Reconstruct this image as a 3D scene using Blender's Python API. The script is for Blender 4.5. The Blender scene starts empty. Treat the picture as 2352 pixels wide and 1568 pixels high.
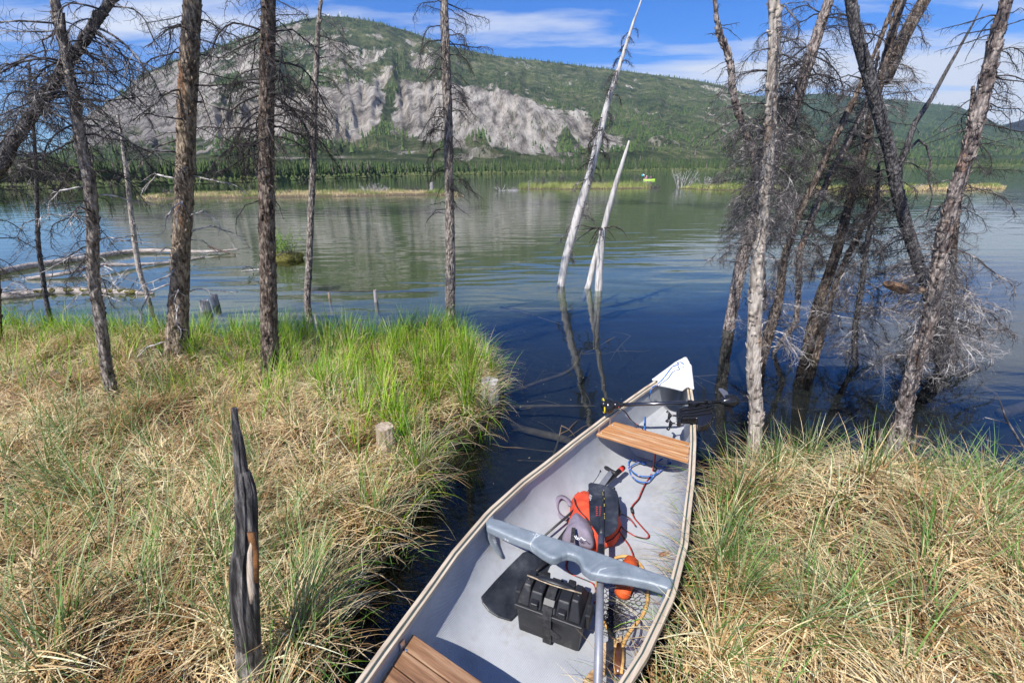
import bpy, math, random
import numpy as np
from mathutils import Vector, Matrix, noise as mn

rnd = random.Random(7)
nr = np.random.default_rng(11)
SC = bpy.context.scene
COL = SC.collection
R = math.radians

# ------------------------------------------------------------------ camera
FPX, PIT, ROL, CH = 1045.0, R(20.4), R(0.8), 1.95
_F = np.array([0, math.cos(PIT), -math.sin(PIT)])
_U = np.array([0, math.sin(PIT), math.cos(PIT)])
_R = np.array([1.0, 0, 0])
CU = _U * math.cos(ROL) + _R * math.sin(ROL)
CR = _R * math.cos(ROL) - _U * math.sin(ROL)
CC = np.array([0, 0, CH])


def ray(x, y):
    return _F + CR * (x - 1176) / FPX - CU * (y - 784) / FPX


def at(x, y, z=0.0):
    """point of the height z that is seen at photo position x, y"""
    d = ray(x, y)
    return Vector(CC + d * ((z - CH) / d[2]))


def atY(x, y, Y):
    d = ray(x, y)
    return Vector(CC + d * (Y / d[1]))


def depth(p):
    return float((np.array(p) - CC) @ _F)


def proj(P):
    q = np.asarray(P) - CC
    z = q @ _F
    return 1176 + FPX * (q @ CR) / z, 784 - FPX * (q @ CU) / z, z


cam = bpy.data.objects.new('camera', bpy.data.cameras.new('camera'))
COL.objects.link(cam)
cam.data.lens = 36 * FPX / 2352
cam.data.sensor_width = 36
cam.data.clip_start = 0.05
cam.data.clip_end = 40000
m = Matrix.Identity(4)
for i in range(3):
    m[i][0] = CR[i]; m[i][1] = CU[i]; m[i][2] = -_F[i]; m[i][3] = CC[i]
cam.matrix_world = m
SC.camera = cam

# ------------------------------------------------------------------ object helpers
WORLD = {}


def thing(name, label, cat, loc=(0, 0, 0), rz=0.0, group=None):
    o = bpy.data.objects.new(name, None)
    COL.objects.link(o)
    o.empty_display_size = 0.1
    o.location = loc
    o.rotation_euler = (0, 0, rz)
    o['label'] = label
    o['category'] = cat
    if group:
        o['group'] = group
    WORLD[o.name] = Matrix.Translation(Vector(loc)) @ Matrix.Rotation(rz, 4, 'Z')
    return o


class MB:
    def __init__(s):
        s.v = []; s.f = []; s.c = []

    def add(s, vs, fs, col=None):
        n = len(s.v)
        s.v.extend([tuple(v) for v in vs])
        s.f.extend([tuple(i + n for i in f) for f in fs])
        s.c.extend([col or (1, 1, 1)] * len(vs))
        return n

    def tube(s, pts, rad, sides=8, cap=True, nz=0.0, nscale=8.0, col=None, flat=None, lobes=None):
        pts = [Vector(p) for p in pts]
        n = len(pts)
        if not hasattr(rad, '__len__'):
            rad = [rad] * n
        vs = []
        t = (pts[1] - pts[0]).normalized()
        up = Vector((0, 0, 1)) if abs(t.z) < .9 else Vector((0, 1, 0))
        a = t.cross(up).normalized()
        for i in range(n):
            if 0 < i < n - 1:
                t = (pts[i + 1] - pts[i - 1]).normalized()
            elif i == n - 1:
                t = (pts[i] - pts[i - 1]).normalized()
            a = (a - t * a.dot(t))
            a = a.normalized() if a.length > 1e-6 else t.orthogonal().normalized()
            b = t.cross(a)
            for k in range(sides):
                th = 2 * math.pi * k / sides
                r = rad[i]
                d = a * math.cos(th) + b * math.sin(th) * (flat or 1)
                if nz:
                    q = pts[i] + d * r
                    r *= 1 + nz * mn.noise(q * nscale) + nz * .6 * mn.noise(q * nscale * 3.1)
                if lobes:
                    r *= 1 + lobes[0] * (1 - i / (n - 1)) ** 6 * math.cos(lobes[1] * th + lobes[2])
                vs.append(pts[i] + d * r)
        fs = []
        for i in range(n - 1):
            for k in range(sides):
                k2 = (k + 1) % sides
                fs.append((i * sides + k, i * sides + k2, (i + 1) * sides + k2, (i + 1) * sides + k))
        if cap:
            fs.append(tuple(reversed(range(sides))))
            fs.append(tuple((n - 1) * sides + k for k in range(sides)))
        s.add(vs, fs, col)

    def box(s, c, size, M=None):
        vs = []
        for z in (-.5, .5):
            for x, y in ((-.5, -.5), (.5, -.5), (.5, .5), (-.5, .5)):
                v = Vector((x * size[0], y * size[1], z * size[2]))
                if M: v = M @ v
                vs.append(v + Vector(c))
        s.add(vs, [(0, 3, 2, 1), (4, 5, 6, 7), (0, 1, 5, 4), (1, 2, 6, 5), (2, 3, 7, 6), (3, 0, 4, 7)])

    def prism(s, top, bot):
        """closed slab between two outlines with the same count"""
        n = len(top)
        s.add(list(top) + list(bot), [tuple(range(n)), tuple(range(2 * n - 1, n - 1, -1))] +
              [(i, i + n, (i + 1) % n + n, (i + 1) % n) for i in range(n)])

    def ball(s, c, r, M=None, seg=12, rings=8, nz=0, ns=5):
        vs = []
        for i in range(rings + 1):
            ph = math.pi * i / rings
            for k in range(seg):
                th = 2 * math.pi * k / seg
                v = Vector((math.sin(ph) * math.cos(th) * r[0], math.sin(ph) * math.sin(th) * r[1], math.cos(ph) * r[2]))
                if nz:
                    v *= 1 + nz * mn.noise((v + Vector(c)) * ns)
                if M: v = M @ v
                vs.append(v + Vector(c))
        fs = []
        for i in range(rings):
            for k in range(seg):
                k2 = (k + 1) % seg
                fs.append((i * seg + k, (i + 1) * seg + k, (i + 1) * seg + k2, i * seg + k2))
        s.add(vs, fs)

    def mesh(s, name, mat, inv=None, smooth=False):
        me = bpy.data.meshes.new(name)
        v = s.v
        if inv is not None:
            v = [tuple(inv @ Vector(p)) for p in v]
        me.from_pydata(v, [], s.f)
        if any(c != (1, 1, 1) for c in s.c):
            at_ = me.color_attributes.new('col', 'FLOAT_COLOR', 'POINT')
            at_.data.foreach_set('color', np.array([tuple(c) + (1,) for c in s.c], dtype=np.float32).ravel())
        if smooth:
            me.polygons.foreach_set('use_smooth', [True] * len(me.polygons))
        me.materials.append(mat)
        me.update()
        return me

    def build(s, name, mat, parent=None, smooth=False, local=False, bevel=0, bseg=2):
        inv = None
        if parent is not None and not local:
            inv = WORLD[parent.name].inverted()
        o = bpy.data.objects.new(name, s.mesh(name, mat, inv, smooth))
        COL.objects.link(o)
        if parent is not None:
            o.parent = parent
            WORLD[o.name] = WORLD[parent.name]
        if bevel:
            b = o.modifiers.new('b', 'BEVEL')
            b.width = bevel; b.segments = bseg; b.limit_method = 'ANGLE'
        return o


def single(mb, name, mat, label, cat, group=None, smooth=False, kind=None, bevel=0):
    """a thing that is one mesh, origin at its base"""
    a = np.array(mb.v)
    loc = Vector((a[:, 0].mean(), a[:, 1].mean(), a[:, 2].min()))
    o = bpy.data.objects.new(name, mb.mesh(name, mat, Matrix.Translation(-loc), smooth))
    COL.objects.link(o)
    o.location = loc
    WORLD[o.name] = Matrix.Translation(loc)
    o['label'] = label
    if cat: o['category'] = cat
    if group: o['group'] = group
    if kind: o['kind'] = kind
    if bevel:
        b = o.modifiers.new('b', 'BEVEL'); b.width = bevel; b.segments = 2
    return o


def npmesh(name, V, Fq, cols, mat, kind, smooth=True, tris=False):
    me = bpy.data.meshes.new(name)
    nf = len(Fq); k = Fq.shape[1]
    me.vertices.add(len(V)); me.vertices.foreach_set('co', V.astype(np.float32).ravel())
    me.loops.add(nf * k); me.loops.foreach_set('vertex_index', Fq.astype(np.int32).ravel())
    me.polygons.add(nf)
    me.polygons.foreach_set('loop_start', np.arange(0, nf * k, k, dtype=np.int32))
    me.polygons.foreach_set('loop_total', np.full(nf, k, dtype=np.int32))
    if smooth:
        me.polygons.foreach_set('use_smooth', np.ones(nf, dtype=bool))
    if cols is not None:
        a = me.color_attributes.new('col', 'FLOAT_COLOR', 'POINT')
        c = np.ones((len(V), 4), dtype=np.float32); c[:, :3] = cols
        a.data.foreach_set('color', c.ravel())
    me.update(calc_edges=True)
    me.materials.append(mat)
    o = bpy.data.objects.new(name, me)
    COL.objects.link(o)
    if kind: o['kind'] = kind
    return o


# ------------------------------------------------------------------ material helpers
def newmat(name):
    mt = bpy.data.materials.new(name)
    mt.use_nodes = True
    nt = mt.node_tree
    return mt, nt, nt.nodes['Principled BSDF'], nt.nodes['Material Output']


def N(nt, t, **kw):
    n = nt.nodes.new(t)
    for k, v in kw.items():
        if k.startswith('i_'):
            n.inputs[k[2:].replace('_', ' ')].default_value = v
        else:
            setattr(n, k, v)
    return n


def ramp(nt, fac, stops, interp='LINEAR'):
    r = nt.nodes.new('ShaderNodeValToRGB')
    r.color_ramp.interpolation = interp
    e = r.color_ramp.elements
    while len(e) < len(stops): e.new(0.5)
    for el, (p, c) in zip(e, stops):
        el.position = p; el.color = tuple(c) + (1,)
    nt.links.new(fac, r.inputs[0])
    return r.outputs[0]


def mapped(nt, scale=(1, 1, 1), coord='Object'):
    tc = nt.nodes.new('ShaderNodeTexCoord')
    mp = nt.nodes.new('ShaderNodeMapping')
    mp.inputs['Scale'].default_value = scale
    nt.links.new(tc.outputs[coord], mp.inputs[0])
    return mp.outputs[0]


def simple(name, stops, scale=6, stretch=(1, 1, 1), rough=.6, bump=0, bscale=None, metal=0, spec=.5, detail=6, dist=0, coat=0):
    mt, nt, b, out = newmat(name)
    v = mapped(nt, stretch)
    n = N(nt, 'ShaderNodeTexNoise', i_Scale=scale, i_Detail=detail, i_Roughness=.62, i_Distortion=dist)
    nt.links.new(v, n.inputs['Vector'])
    nt.links.new(ramp(nt, n.outputs['Fac'], stops), b.inputs['Base Color'])
    b.inputs['Roughness'].default_value = rough
    b.inputs['Metallic'].default_value = metal
    b.inputs['Specular IOR Level'].default_value = spec
    if coat: b.inputs['Coat Weight'].default_value = coat
    if bump:
        n2 = N(nt, 'ShaderNodeTexNoise', i_Scale=bscale or scale * 3, i_Detail=6, i_Roughness=.7)
        nt.links.new(v, n2.inputs['Vector'])
        bp = N(nt, 'ShaderNodeBump', i_Strength=min(1, bump), i_Distance=.01 * max(1, bump))
        nt.links.new(n2.outputs['Fac'], bp.inputs['Height'])
        nt.links.new(bp.outputs[0], b.inputs['Normal'])
    return mt


def bark(name, dark, mid, light, accent=None, sc=1.0, rough=.9, bd=.02):
    """flaky bark: plates from a voronoi stretched along the trunk, lichen and bare patches"""
    mt, nt, b, out = newmat(name)
    v = mapped(nt, (1, 1, .35))
    n0 = N(nt, 'ShaderNodeTexNoise', i_Scale=28 * sc, i_Detail=8, i_Roughness=.75, i_Distortion=.4)
    vo = N(nt, 'ShaderNodeTexVoronoi', i_Scale=55 * sc)
    vo.feature = 'F1'
    nt.links.new(v, n0.inputs['Vector']); nt.links.new(v, vo.inputs['Vector'])
    col = ramp(nt, n0.outputs['Fac'], [(.34, dark), (.47, mid), (.58, light), (.7, mid)])
    n1 = N(nt, 'ShaderNodeTexNoise', i_Scale=7 * sc, i_Detail=5, i_Roughness=.7)
    v1 = mapped(nt, (1, 1, .3)); nt.links.new(v1, n1.inputs['Vector'])
    if accent:
        f = ramp(nt, n1.outputs['Fac'], [(.60, (0, 0, 0)), (.66, (.8, .8, .8))])
        mx = N(nt, 'ShaderNodeMix'); mx.data_type = 'RGBA'
        nt.links.new(f, mx.inputs[0]); nt.links.new(col, mx.inputs[6]); mx.inputs[7].default_value = tuple(accent) + (1,)
        col = mx.outputs[2]
    mul = N(nt, 'ShaderNodeMix'); mul.data_type = 'RGBA'; mul.blend_type = 'MULTIPLY'; mul.inputs[0].default_value = .8
    nt.links.new(col, mul.inputs[6])
    nt.links.new(ramp(nt, vo.outputs['Distance'], [(.0, (1, 1, 1)), (.55, (.85, .85, .85)), (.8, (.35, .35, .35))]), mul.inputs[7])
    nt.links.new(mul.outputs[2], b.inputs['Base Color'])
    b.inputs['Roughness'].default_value = rough
    b.inputs['Specular IOR Level'].default_value = .25
    ad = N(nt, 'ShaderNodeMath', operation='SUBTRACT')
    nt.links.new(n0.outputs['Fac'], ad.inputs[0]); nt.links.new(vo.outputs['Distance'], ad.inputs[1])
    bp = N(nt, 'ShaderNodeBump', i_Strength=1.0, i_Distance=bd)
    nt.links.new(ad.outputs[0], bp.inputs['Height'])
    nt.links.new(bp.outputs[0], b.inputs['Normal'])
    return mt


def woodgrain(name, c1, c2, c3, axis='X', rough=.6, sc=1.0):
    st = {'X': (2, 30, 30), 'Y': (30, 2, 30), 'Z': (30, 30, 2)}[axis]
    return simple(name, [(.3, c1), (.5, c2), (.7, c3)], scale=1.6 * sc, stretch=st, rough=rough, bump=.35, bscale=3)


def blade_mat(name, trans=.3, rough=.5):
    mt, nt, b, out = newmat(name)
    a = N(nt, 'ShaderNodeAttribute', attribute_name='col')
    nt.links.new(a.outputs['Color'], b.inputs['Base Color'])
    b.inputs['Roughness'].default_value = rough
    b.inputs['Specular IOR Level'].default_value = .35
    tr = N(nt, 'ShaderNodeBsdfTranslucent')
    nt.links.new(a.outputs['Color'], tr.inputs['Color'])
    mx = N(nt, 'ShaderNodeMixShader'); mx.inputs[0].default_value = trans
    nt.links.new(b.outputs[0], mx.inputs[1]); nt.links.new(tr.outputs[0], mx.inputs[2])
    nt.links.new(mx.outputs[0], out.inputs[0])
    return mt


M = {}
M['bark_brown'] = bark('bark_brown', (.04, .03, .024), (.19, .145, .105), (.46, .37, .27), (.30, .14, .06))
M['bark_dark'] = bark('bark_dark', (.022, .016, .014), (.095, .068, .052), (.3, .24, .19), (.24, .10, .04))
M['bark_grey'] = bark('bark_grey', (.05, .04, .036), (.2, .165, .14), (.46, .4, .34), None)
M['bark_pale'] = bark('bark_pale', (.13, .10, .08), (.36, .305, .255), (.54, .48, .41), (.42, .26, .15), sc=.8, bd=.008)
M['bark_purple'] = bark('bark_purple', (.035, .026, .026), (.19, .15, .135), (.48, .41, .36), (.26, .12, .06))
M['bark_smooth'] = bark('bark_smooth', (.03, .027, .027), (.085, .078, .076), (.2, .185, .18), None, sc=1.4)
M['snag'] = simple('snag_wood', [(.3, (.2, .18, .165)), (.5, (.48, .45, .42)), (.7, (.66, .63, .6))], scale=5, stretch=(6, 6, .7), rough=.8, bump=.9, bscale=14)
M['twig_dark'] = simple('twig_dark', [(.4, (.012, .010, .010)), (.55, (.035, .028, .026)), (.72, (.13, .11, .10))], scale=9, rough=.85)
M['twig_grey'] = simple('twig_grey', [(.38, (.018, .015, .016)), (.52, (.06, .052, .05)), (.62, (.32, .29, .27))], scale=7, rough=.85)
M['twig_white'] = simple('twig_white', [(.4, (.14, .12, .12)), (.6, (.56, .53, .5))], scale=6, rough=.85)
M['log'] = simple('log_wood', [(.3, (.12, .09, .07)), (.5, (.34, .29, .25)), (.7, (.5, .44, .39))], scale=4, stretch=(1, 6, 6), rough=.85, bump=.8, bscale=12)
M['moss'] = simple('moss', [(.35, (.05, .04, .012)), (.55, (.13, .12, .02)), (.7, (.2, .19, .04))], scale=30, rough=.95, bump=1)
M['char'] = simple('charred_wood', [(.36, (.010, .009, .009)), (.47, (.045, .04, .038)), (.56, (.12, .108, .10)), (.66, (.26, .235, .21))], scale=7, stretch=(7, 7, .6), rough=.6, bump=2, bscale=14)
M['stump'] = simple('stump_wood', [(.3, (.16, .1, .06)), (.5, (.42, .33, .24)), (.7, (.6, .52, .42))], scale=5, stretch=(6, 6, .8), rough=.85, bump=1, bscale=10)
M['stumpg'] = simple('stump_grey', [(.3, (.1, .09, .085)), (.5, (.33, .3, .28)), (.7, (.52, .49, .46))], scale=6, stretch=(5, 5, .8), rough=.85, bump=1, bscale=10)
M['grass'] = blade_mat('grass_blades', .32)
M['needles'] = blade_mat('needles', .1, .8)

# ------------------------------------------------------------------ canoe frame of reference
TH = R(57)
AX = np.array([math.cos(TH), math.sin(TH)]); NL = np.array([-AX[1], AX[0]])
TIP = np.array(at(1572, 835, .5))[:2]
C0 = TIP - AX * 2.06
LH = 2.06
WS = [0, .3, .48, .8, 1.14, 1.4, 1.6, 1.72, 1.81, 1.94, 2.02, 2.06]
WW = [.445, .425, .395, .345, .278, .215, .158, .118, .092, .05, .026, .008]


def cw(s): return float(np.interp(abs(s), WS, WW))
def czg(s): return .34 + .16 * (abs(s) / LH) ** 2.5
def czb(s): return .035 + .02 * (abs(s) / LH) ** 2 + (.28 * ((abs(s) - 1.75) / .31) ** 2 if abs(s) > 1.75 else 0)


def CL(s, y, z):
    p = C0 + AX * s + NL * y
    return Vector((p[0], p[1], z))


# ------------------------------------------------------------------ ground
def poly_sd(P, poly):
    """signed distance, positive inside"""
    P = np.asarray(P, float); poly = np.asarray(poly, float)
    d = np.full(len(P), 1e9); ins = np.zeros(len(P), bool)
    n = len(poly)
    for i in range(n):
        a = poly[i]; b = poly[(i + 1) % n]
        e = b - a; w = P - a
        t = np.clip((w @ e) / (e @ e), 0, 1)
        d = np.minimum(d, np.hypot(*(w - t[:, None] * e).T))
        c = ((a[1] > P[:, 1]) != (b[1] > P[:, 1])) & (P[:, 0] < (b[0] - a[0]) * (P[:, 1] - a[1]) / (b[1] - a[1] + 1e-12) + a[0])
        ins ^= c
    return np.where(ins, d, -d)


def xy(l): return [tuple(at(a, b, 0)[:2]) for a, b in l]


LEFTB = xy([(-500, 800), (-100, 792), (100, 785), (300, 792), (500, 800), (700, 808), (860, 812), (960, 800), (1050, 795), (1115, 830),
            (1140, 900), (1130, 975), (1070, 1010), (1010, 1060), (985, 1130), (940, 1200), (890, 1270), (845, 1320), (800, 1390), (790, 1460), (770, 1568)]) \
    + [(-.75, .75), (-1.2, -.2), (-2.0, -2.5), (-9, -3)]
RIGHTB = [tuple(CL(s, y, 0)[:2]) for s, y in ((-1.9, -.34), (-1.2, -.42), (-.6, -.47), (-.1, -.49), (.35, -.47), (.62, -.47))] \
    + xy([(1640, 1165), (1670, 1120), (1740, 1100), (1850, 1085), (1960, 1092), (2080, 1120), (2200, 1145), (2352, 1165), (2700, 1215)]) \
    + [(9, 2.2), (9, -8), (-4, -8), (-2.2, -2.5)]

# tussocks
TUS = []
_g = nr.uniform([-9, -1], [9, 8], size=(9000, 2))
_sl = np.maximum(poly_sd(_g, LEFTB), poly_sd(_g, RIGHTB))
_g = _g[_sl > .02]
cell = {}
for p in _g:
    k = (int(p[0] // .2), int(p[1] // .2))
    if any(math.hypot(p[0] - q[0], p[1] - q[1]) < .2 for i in (-1, 0, 1) for j in (-1, 0, 1) for q in cell.get((k[0] + i, k[1] + j), [])):
        continue
    cell.setdefault(k, []).append(p); TUS.append(p)
TUS = np.array(TUS)
TUSH = nr.uniform(.01, .11, len(TUS))


def ground_h(P):
    P = np.asarray(P, float)
    sd = np.maximum(poly_sd(P, LEFTB), poly_sd(P, RIGHTB))
    h = np.where(sd > 0, np.clip(.02 + sd * .9, 0, .10) + np.clip(sd, 0, 1) * .05, 0)
    out = np.clip(-sd, 0, None)
    h = np.where(sd <= 0, .02 - np.minimum(out * 1.6, .28) - np.clip(out - .2, 0, 6) * .11 - np.clip(out - 8, 0, 60) * .02, h)
    for i in np.nonzero((sd > 0) & (np.abs(P[:, 0]) < 9.5) & (P[:, 1] < 9))[0]:
        h[i] += .13 * max(-.4, mn.noise(Vector((P[i, 0] * 1.6, P[i, 1] * 1.6, 2.2)))) * min(1, sd[i] * 3)
    b = np.zeros(len(P))
    near = (np.abs(P[:, 0]) < 9.5) & (P[:, 1] > -2) & (P[:, 1] < 9) & (sd > -.3)
    idx = np.nonzero(near)[0]
    for s0 in range(0, len(idx), 4000):
        ii = idx[s0:s0 + 4000]
        d2 = ((P[ii, None, :] - TUS[None]) ** 2).sum(2)
        b[ii] = (np.exp(-d2 / (2 * .085 ** 2)) * TUSH[None]).max(1)
    return h + b * np.clip((sd + .1) / .2, 0, 1), sd


def axis_pts(lo, hi, step, far):
    a = list(np.arange(lo, hi + 1e-6, step))
    st = step; x = hi
    while x < far:
        st *= 1.3; x += st; a.append(x)
    st = step; x = lo; pre = []
    while x > -far:
        st *= 1.3; x -= st; pre.append(x)
    return np.array(pre[::-1] + a)


gx = axis_pts(-7, 6.5, .06, 7000); gy = axis_pts(.2, 8.5, .06, 7000)
GX, GY = np.meshgrid(gx, gy)
PP = np.stack([GX.ravel(), GY.ravel()], 1)
hz, sdv = ground_h(PP)
for i in np.nonzero((np.abs(PP[:, 0]) < 30) & (np.abs(PP[:, 1]) < 40))[0]:
    hz[i] += .05 * mn.noise(Vector((PP[i, 0] * 1.3, PP[i, 1] * 1.3, 0))) * (1 if sdv[i] < -.3 else .3)
hz = np.maximum(hz, -2.2)
# keep the mud below the canoe
ls = (PP - C0) @ AX; ly = (PP - C0) @ NL
inc = (np.abs(ls) < 2.3) & (np.abs(ly) < np.interp(np.abs(ls), WS + [2.3], WW + [0]) + .02)
hz[inc] = np.minimum(hz[inc], -.16)
ny, nx = GX.shape
ii, jj = np.meshgrid(np.arange(nx - 1), np.arange(ny - 1))
a0 = (jj * nx + ii).ravel()
FQ = np.stack([a0, a0 + 1, a0 + nx + 1, a0 + nx], 1)

mt, nt, b, out = newmat('ground_soil')
g = N(nt, 'ShaderNodeNewGeometry')
sx = N(nt, 'ShaderNodeSeparateXYZ'); nt.links.new(g.outputs['Position'], sx.inputs[0])
n1 = N(nt, 'ShaderNodeTexNoise', i_Scale=9.0, i_Detail=8, i_Roughness=.7); nt.links.new(g.outputs['Position'], n1.inputs['Vector'])
n2 = N(nt, 'ShaderNodeTexNoise', i_Scale=.9, i_Detail=5, i_Roughness=.65); nt.links.new(g.outputs['Position'], n2.inputs['Vector'])
soil = ramp(nt, n1.outputs['Fac'], [(.35, (.015, .011, .007)), (.55, (.045, .033, .02)), (.7, (.11, .08, .045))])
muck = ramp(nt, n1.outputs['Fac'], [(.35, (.004, .004, .005)), (.6, (.014, .013, .012)), (.75, (.035, .03, .024))])
sand = ramp(nt, n1.outputs['Fac'], [(.35, (.10, .105, .035)), (.6, (.17, .17, .06)), (.75, (.22, .21, .085))])
# sand takes over from muck away from the bank (distance from the near shore)
ym = N(nt, 'ShaderNodeMath', operation='MULTIPLY_ADD'); nt.links.new(sx.outputs['X'], ym.inputs[0]); ym.inputs[1].default_value = -.42
nt.links.new(sx.outputs['Y'], ym.inputs[2])
ad = N(nt, 'ShaderNodeMath', operation='MULTIPLY_ADD'); nt.links.new(n2.outputs['Fac'], ad.inputs[0]); ad.inputs[1].default_value = 2.2
nt.links.new(ym.outputs[0], ad.inputs[2])
mr = N(nt, 'ShaderNodeMapRange'); nt.links.new(ad.outputs[0], mr.inputs[0])
mr.inputs[1].default_value = 8.7; mr.inputs[2].default_value = 10.8
m1 = N(nt, 'ShaderNodeMix'); m1.data_type = 'RGBA'
nt.links.new(mr.outputs[0], m1.inputs[0]); nt.links.new(muck, m1.inputs[6]); nt.links.new(sand, m1.inputs[7])
mz = N(nt, 'ShaderNodeMapRange'); nt.links.new(sx.outputs['Z'], mz.inputs[0])
mz.inputs[1].default_value = -.05; mz.inputs[2].default_value = .03
m2 = N(nt, 'ShaderNodeMix'); m2.data_type = 'RGBA'
nt.links.new(mz.outputs[0], m2.inputs[0]); nt.links.new(m1.outputs[2], m2.inputs[6]); nt.links.new(soil, m2.inputs[7])
nt.links.new(m2.outputs[2], b.inputs['Base Color']); b.inputs['Roughness'].default_value = .95
bp = N(nt, 'ShaderNodeBump', i_Strength=.8, i_Distance=.03); nt.links.new(n1.outputs['Fac'], bp.inputs['Height']); nt.links.new(bp.outputs[0], b.inputs['Normal'])
npmesh('ground', np.column_stack([PP, hz]), FQ, None, mt, 'structure')

# ------------------------------------------------------------------ water
mt, nt, b, out = newmat('lake_water')
nt.nodes.remove(b)
g = N(nt, 'ShaderNodeNewGeometry')
def wn(scale, sx_, sy_, det=2, w=0.0):
    mp = N(nt, 'ShaderNodeMapping'); mp.inputs['Scale'].default_value = (sx_, sy_, 1); mp.inputs['Rotation'].default_value = (0, 0, w)
    nt.links.new(g.outputs['Position'], mp.inputs[0])
    n = N(nt, 'ShaderNodeTexNoise', i_Scale=scale, i_Detail=det, i_Roughness=.5, i_Distortion=.3)
    nt.links.new(mp.outputs[0], n.inputs['Vector'])
    return n.outputs['Fac']
dist = N(nt, 'ShaderNodeVectorMath', operation='LENGTH'); nt.links.new(g.outputs['Position'], dist.inputs[0])
calm = N(nt, 'ShaderNodeMapRange'); nt.links.new(dist.outputs['Value'], calm.inputs[0])
calm.inputs[1].default_value = 2.5; calm.inputs[2].default_value = 8.5; calm.inputs[3].default_value = .12; calm.inputs[4].default_value = 1
bp = N(nt, 'ShaderNodeBump', i_Distance=.015); nt.links.new(wn(1.0, .55, 1.9, 1.2, .12), bp.inputs['Height'])
nt.links.new(calm.outputs[0], bp.inputs['Strength'])
bp2 = N(nt, 'ShaderNodeBump', i_Strength=.6, i_Distance=.0022); nt.links.new(wn(5.0, .5, 1.5, 2.0, -.1), bp2.inputs['Height'])
nt.links.new(bp.outputs[0], bp2.inputs['Normal'])
fr = N(nt, 'ShaderNodeFresnel'); fr.inputs[0].default_value = 1.5; nt.links.new(bp2.outputs[0], fr.inputs['Normal'])
gl = N(nt, 'ShaderNodeBsdfGlossy'); gl.inputs['Roughness'].default_value = .02; gl.inputs['Color'].default_value = (.92, .96, 1, 1)
nt.links.new(bp2.outputs[0], gl.inputs['Normal'])
tr = N(nt, 'ShaderNodeBsdfTransparent'); tr.inputs[0].default_value = (.66, .75, .74, 1)
mx = N(nt, 'ShaderNodeMixShader'); nt.links.new(fr.outputs[0], mx.inputs[0]); nt.links.new(tr.outputs[0], mx.inputs[1]); nt.links.new(gl.outputs[0], mx.inputs[2])
nt.links.new(mx.outputs[0], out.inputs[0])
wx = np.array([-10000, 10000.]); V = np.array([[-7500, -3000, 0], [7500, -3000, 0], [7500, 7500, 0], [-7500, 7500, 0]], float)
npmesh('water', V, np.array([[0, 1, 2, 3]]), None, mt, 'structure', smooth=False)

# ------------------------------------------------------------------ mountains
def hdir(px, py):
    d = ray(px, py)
    return math.atan2(d[0], d[1]), d[2] / math.hypot(d[0], d[1])


def fb(v, o=5, H=.9):
    return mn.fractal(Vector(v), H, 2.1, o, noise_basis='PERLIN_ORIGINAL')


ROCKS = [
 ([(150, 345), (190, 270), (280, 215), (330, 170), (400, 140), (470, 125), (560, 95), (640, 64), (690, 50), (690, 75), (640, 130), (600, 200), (560, 290), (520, 322), (440, 330), (350, 330), (250, 340)], .70),
 ([(560, 225), (640, 215), (720, 200), (850, 195), (870, 170), (905, 145), (912, 160), (890, 200), (888, 250), (880, 285), (850, 300), (810, 322), (730, 328), (600, 320), (500, 330)], 1.0),
 ([(925, 192), (1000, 190), (1060, 200), (1130, 205), (1200, 218), (1240, 245), (1290, 258), (1340, 262), (1370, 300), (1420, 320), (1440, 340), (1340, 345), (1280, 343), (1200, 352), (1130, 335), (1060, 335), (980, 322), (940, 315), (900, 292), (898, 262), (912, 215)], 1.05),
 ([(640, 90), (720, 70), (860, 90), (900, 110), (860, 150), (760, 165), (680, 160)], .45),
 ([(950, 112), (1010, 130), (990, 170), (930, 165)], .45),
 ([(1600, 190), (1670, 205), (1700, 232), (1640, 225)], .5),
 ([(1620, 260), (1700, 280), (1720, 320), (1660, 310)], .45),
 ([(330, 345), (560, 300), (600, 318), (450, 350)], .8),
 ([(770, 352), (950, 345), (940, 358), (780, 366)], .5),
]
GREENS = [([(915, 95), (940, 100), (925, 150), (905, 215), (890, 290), (868, 300), (884, 240), (900, 170)], 1.0),
          ([(1065, 320), (1110, 300), (1125, 335), (1080, 345)], .9), ([(1300, 290), (1330, 330), (1290, 345), (1270, 320)], .8),
          ([(490, 170), (540, 130), (560, 200), (510, 230)], .5), ([(335, 335), (450, 318), (560, 330), (560, 340), (400, 350)], .5)]


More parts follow.
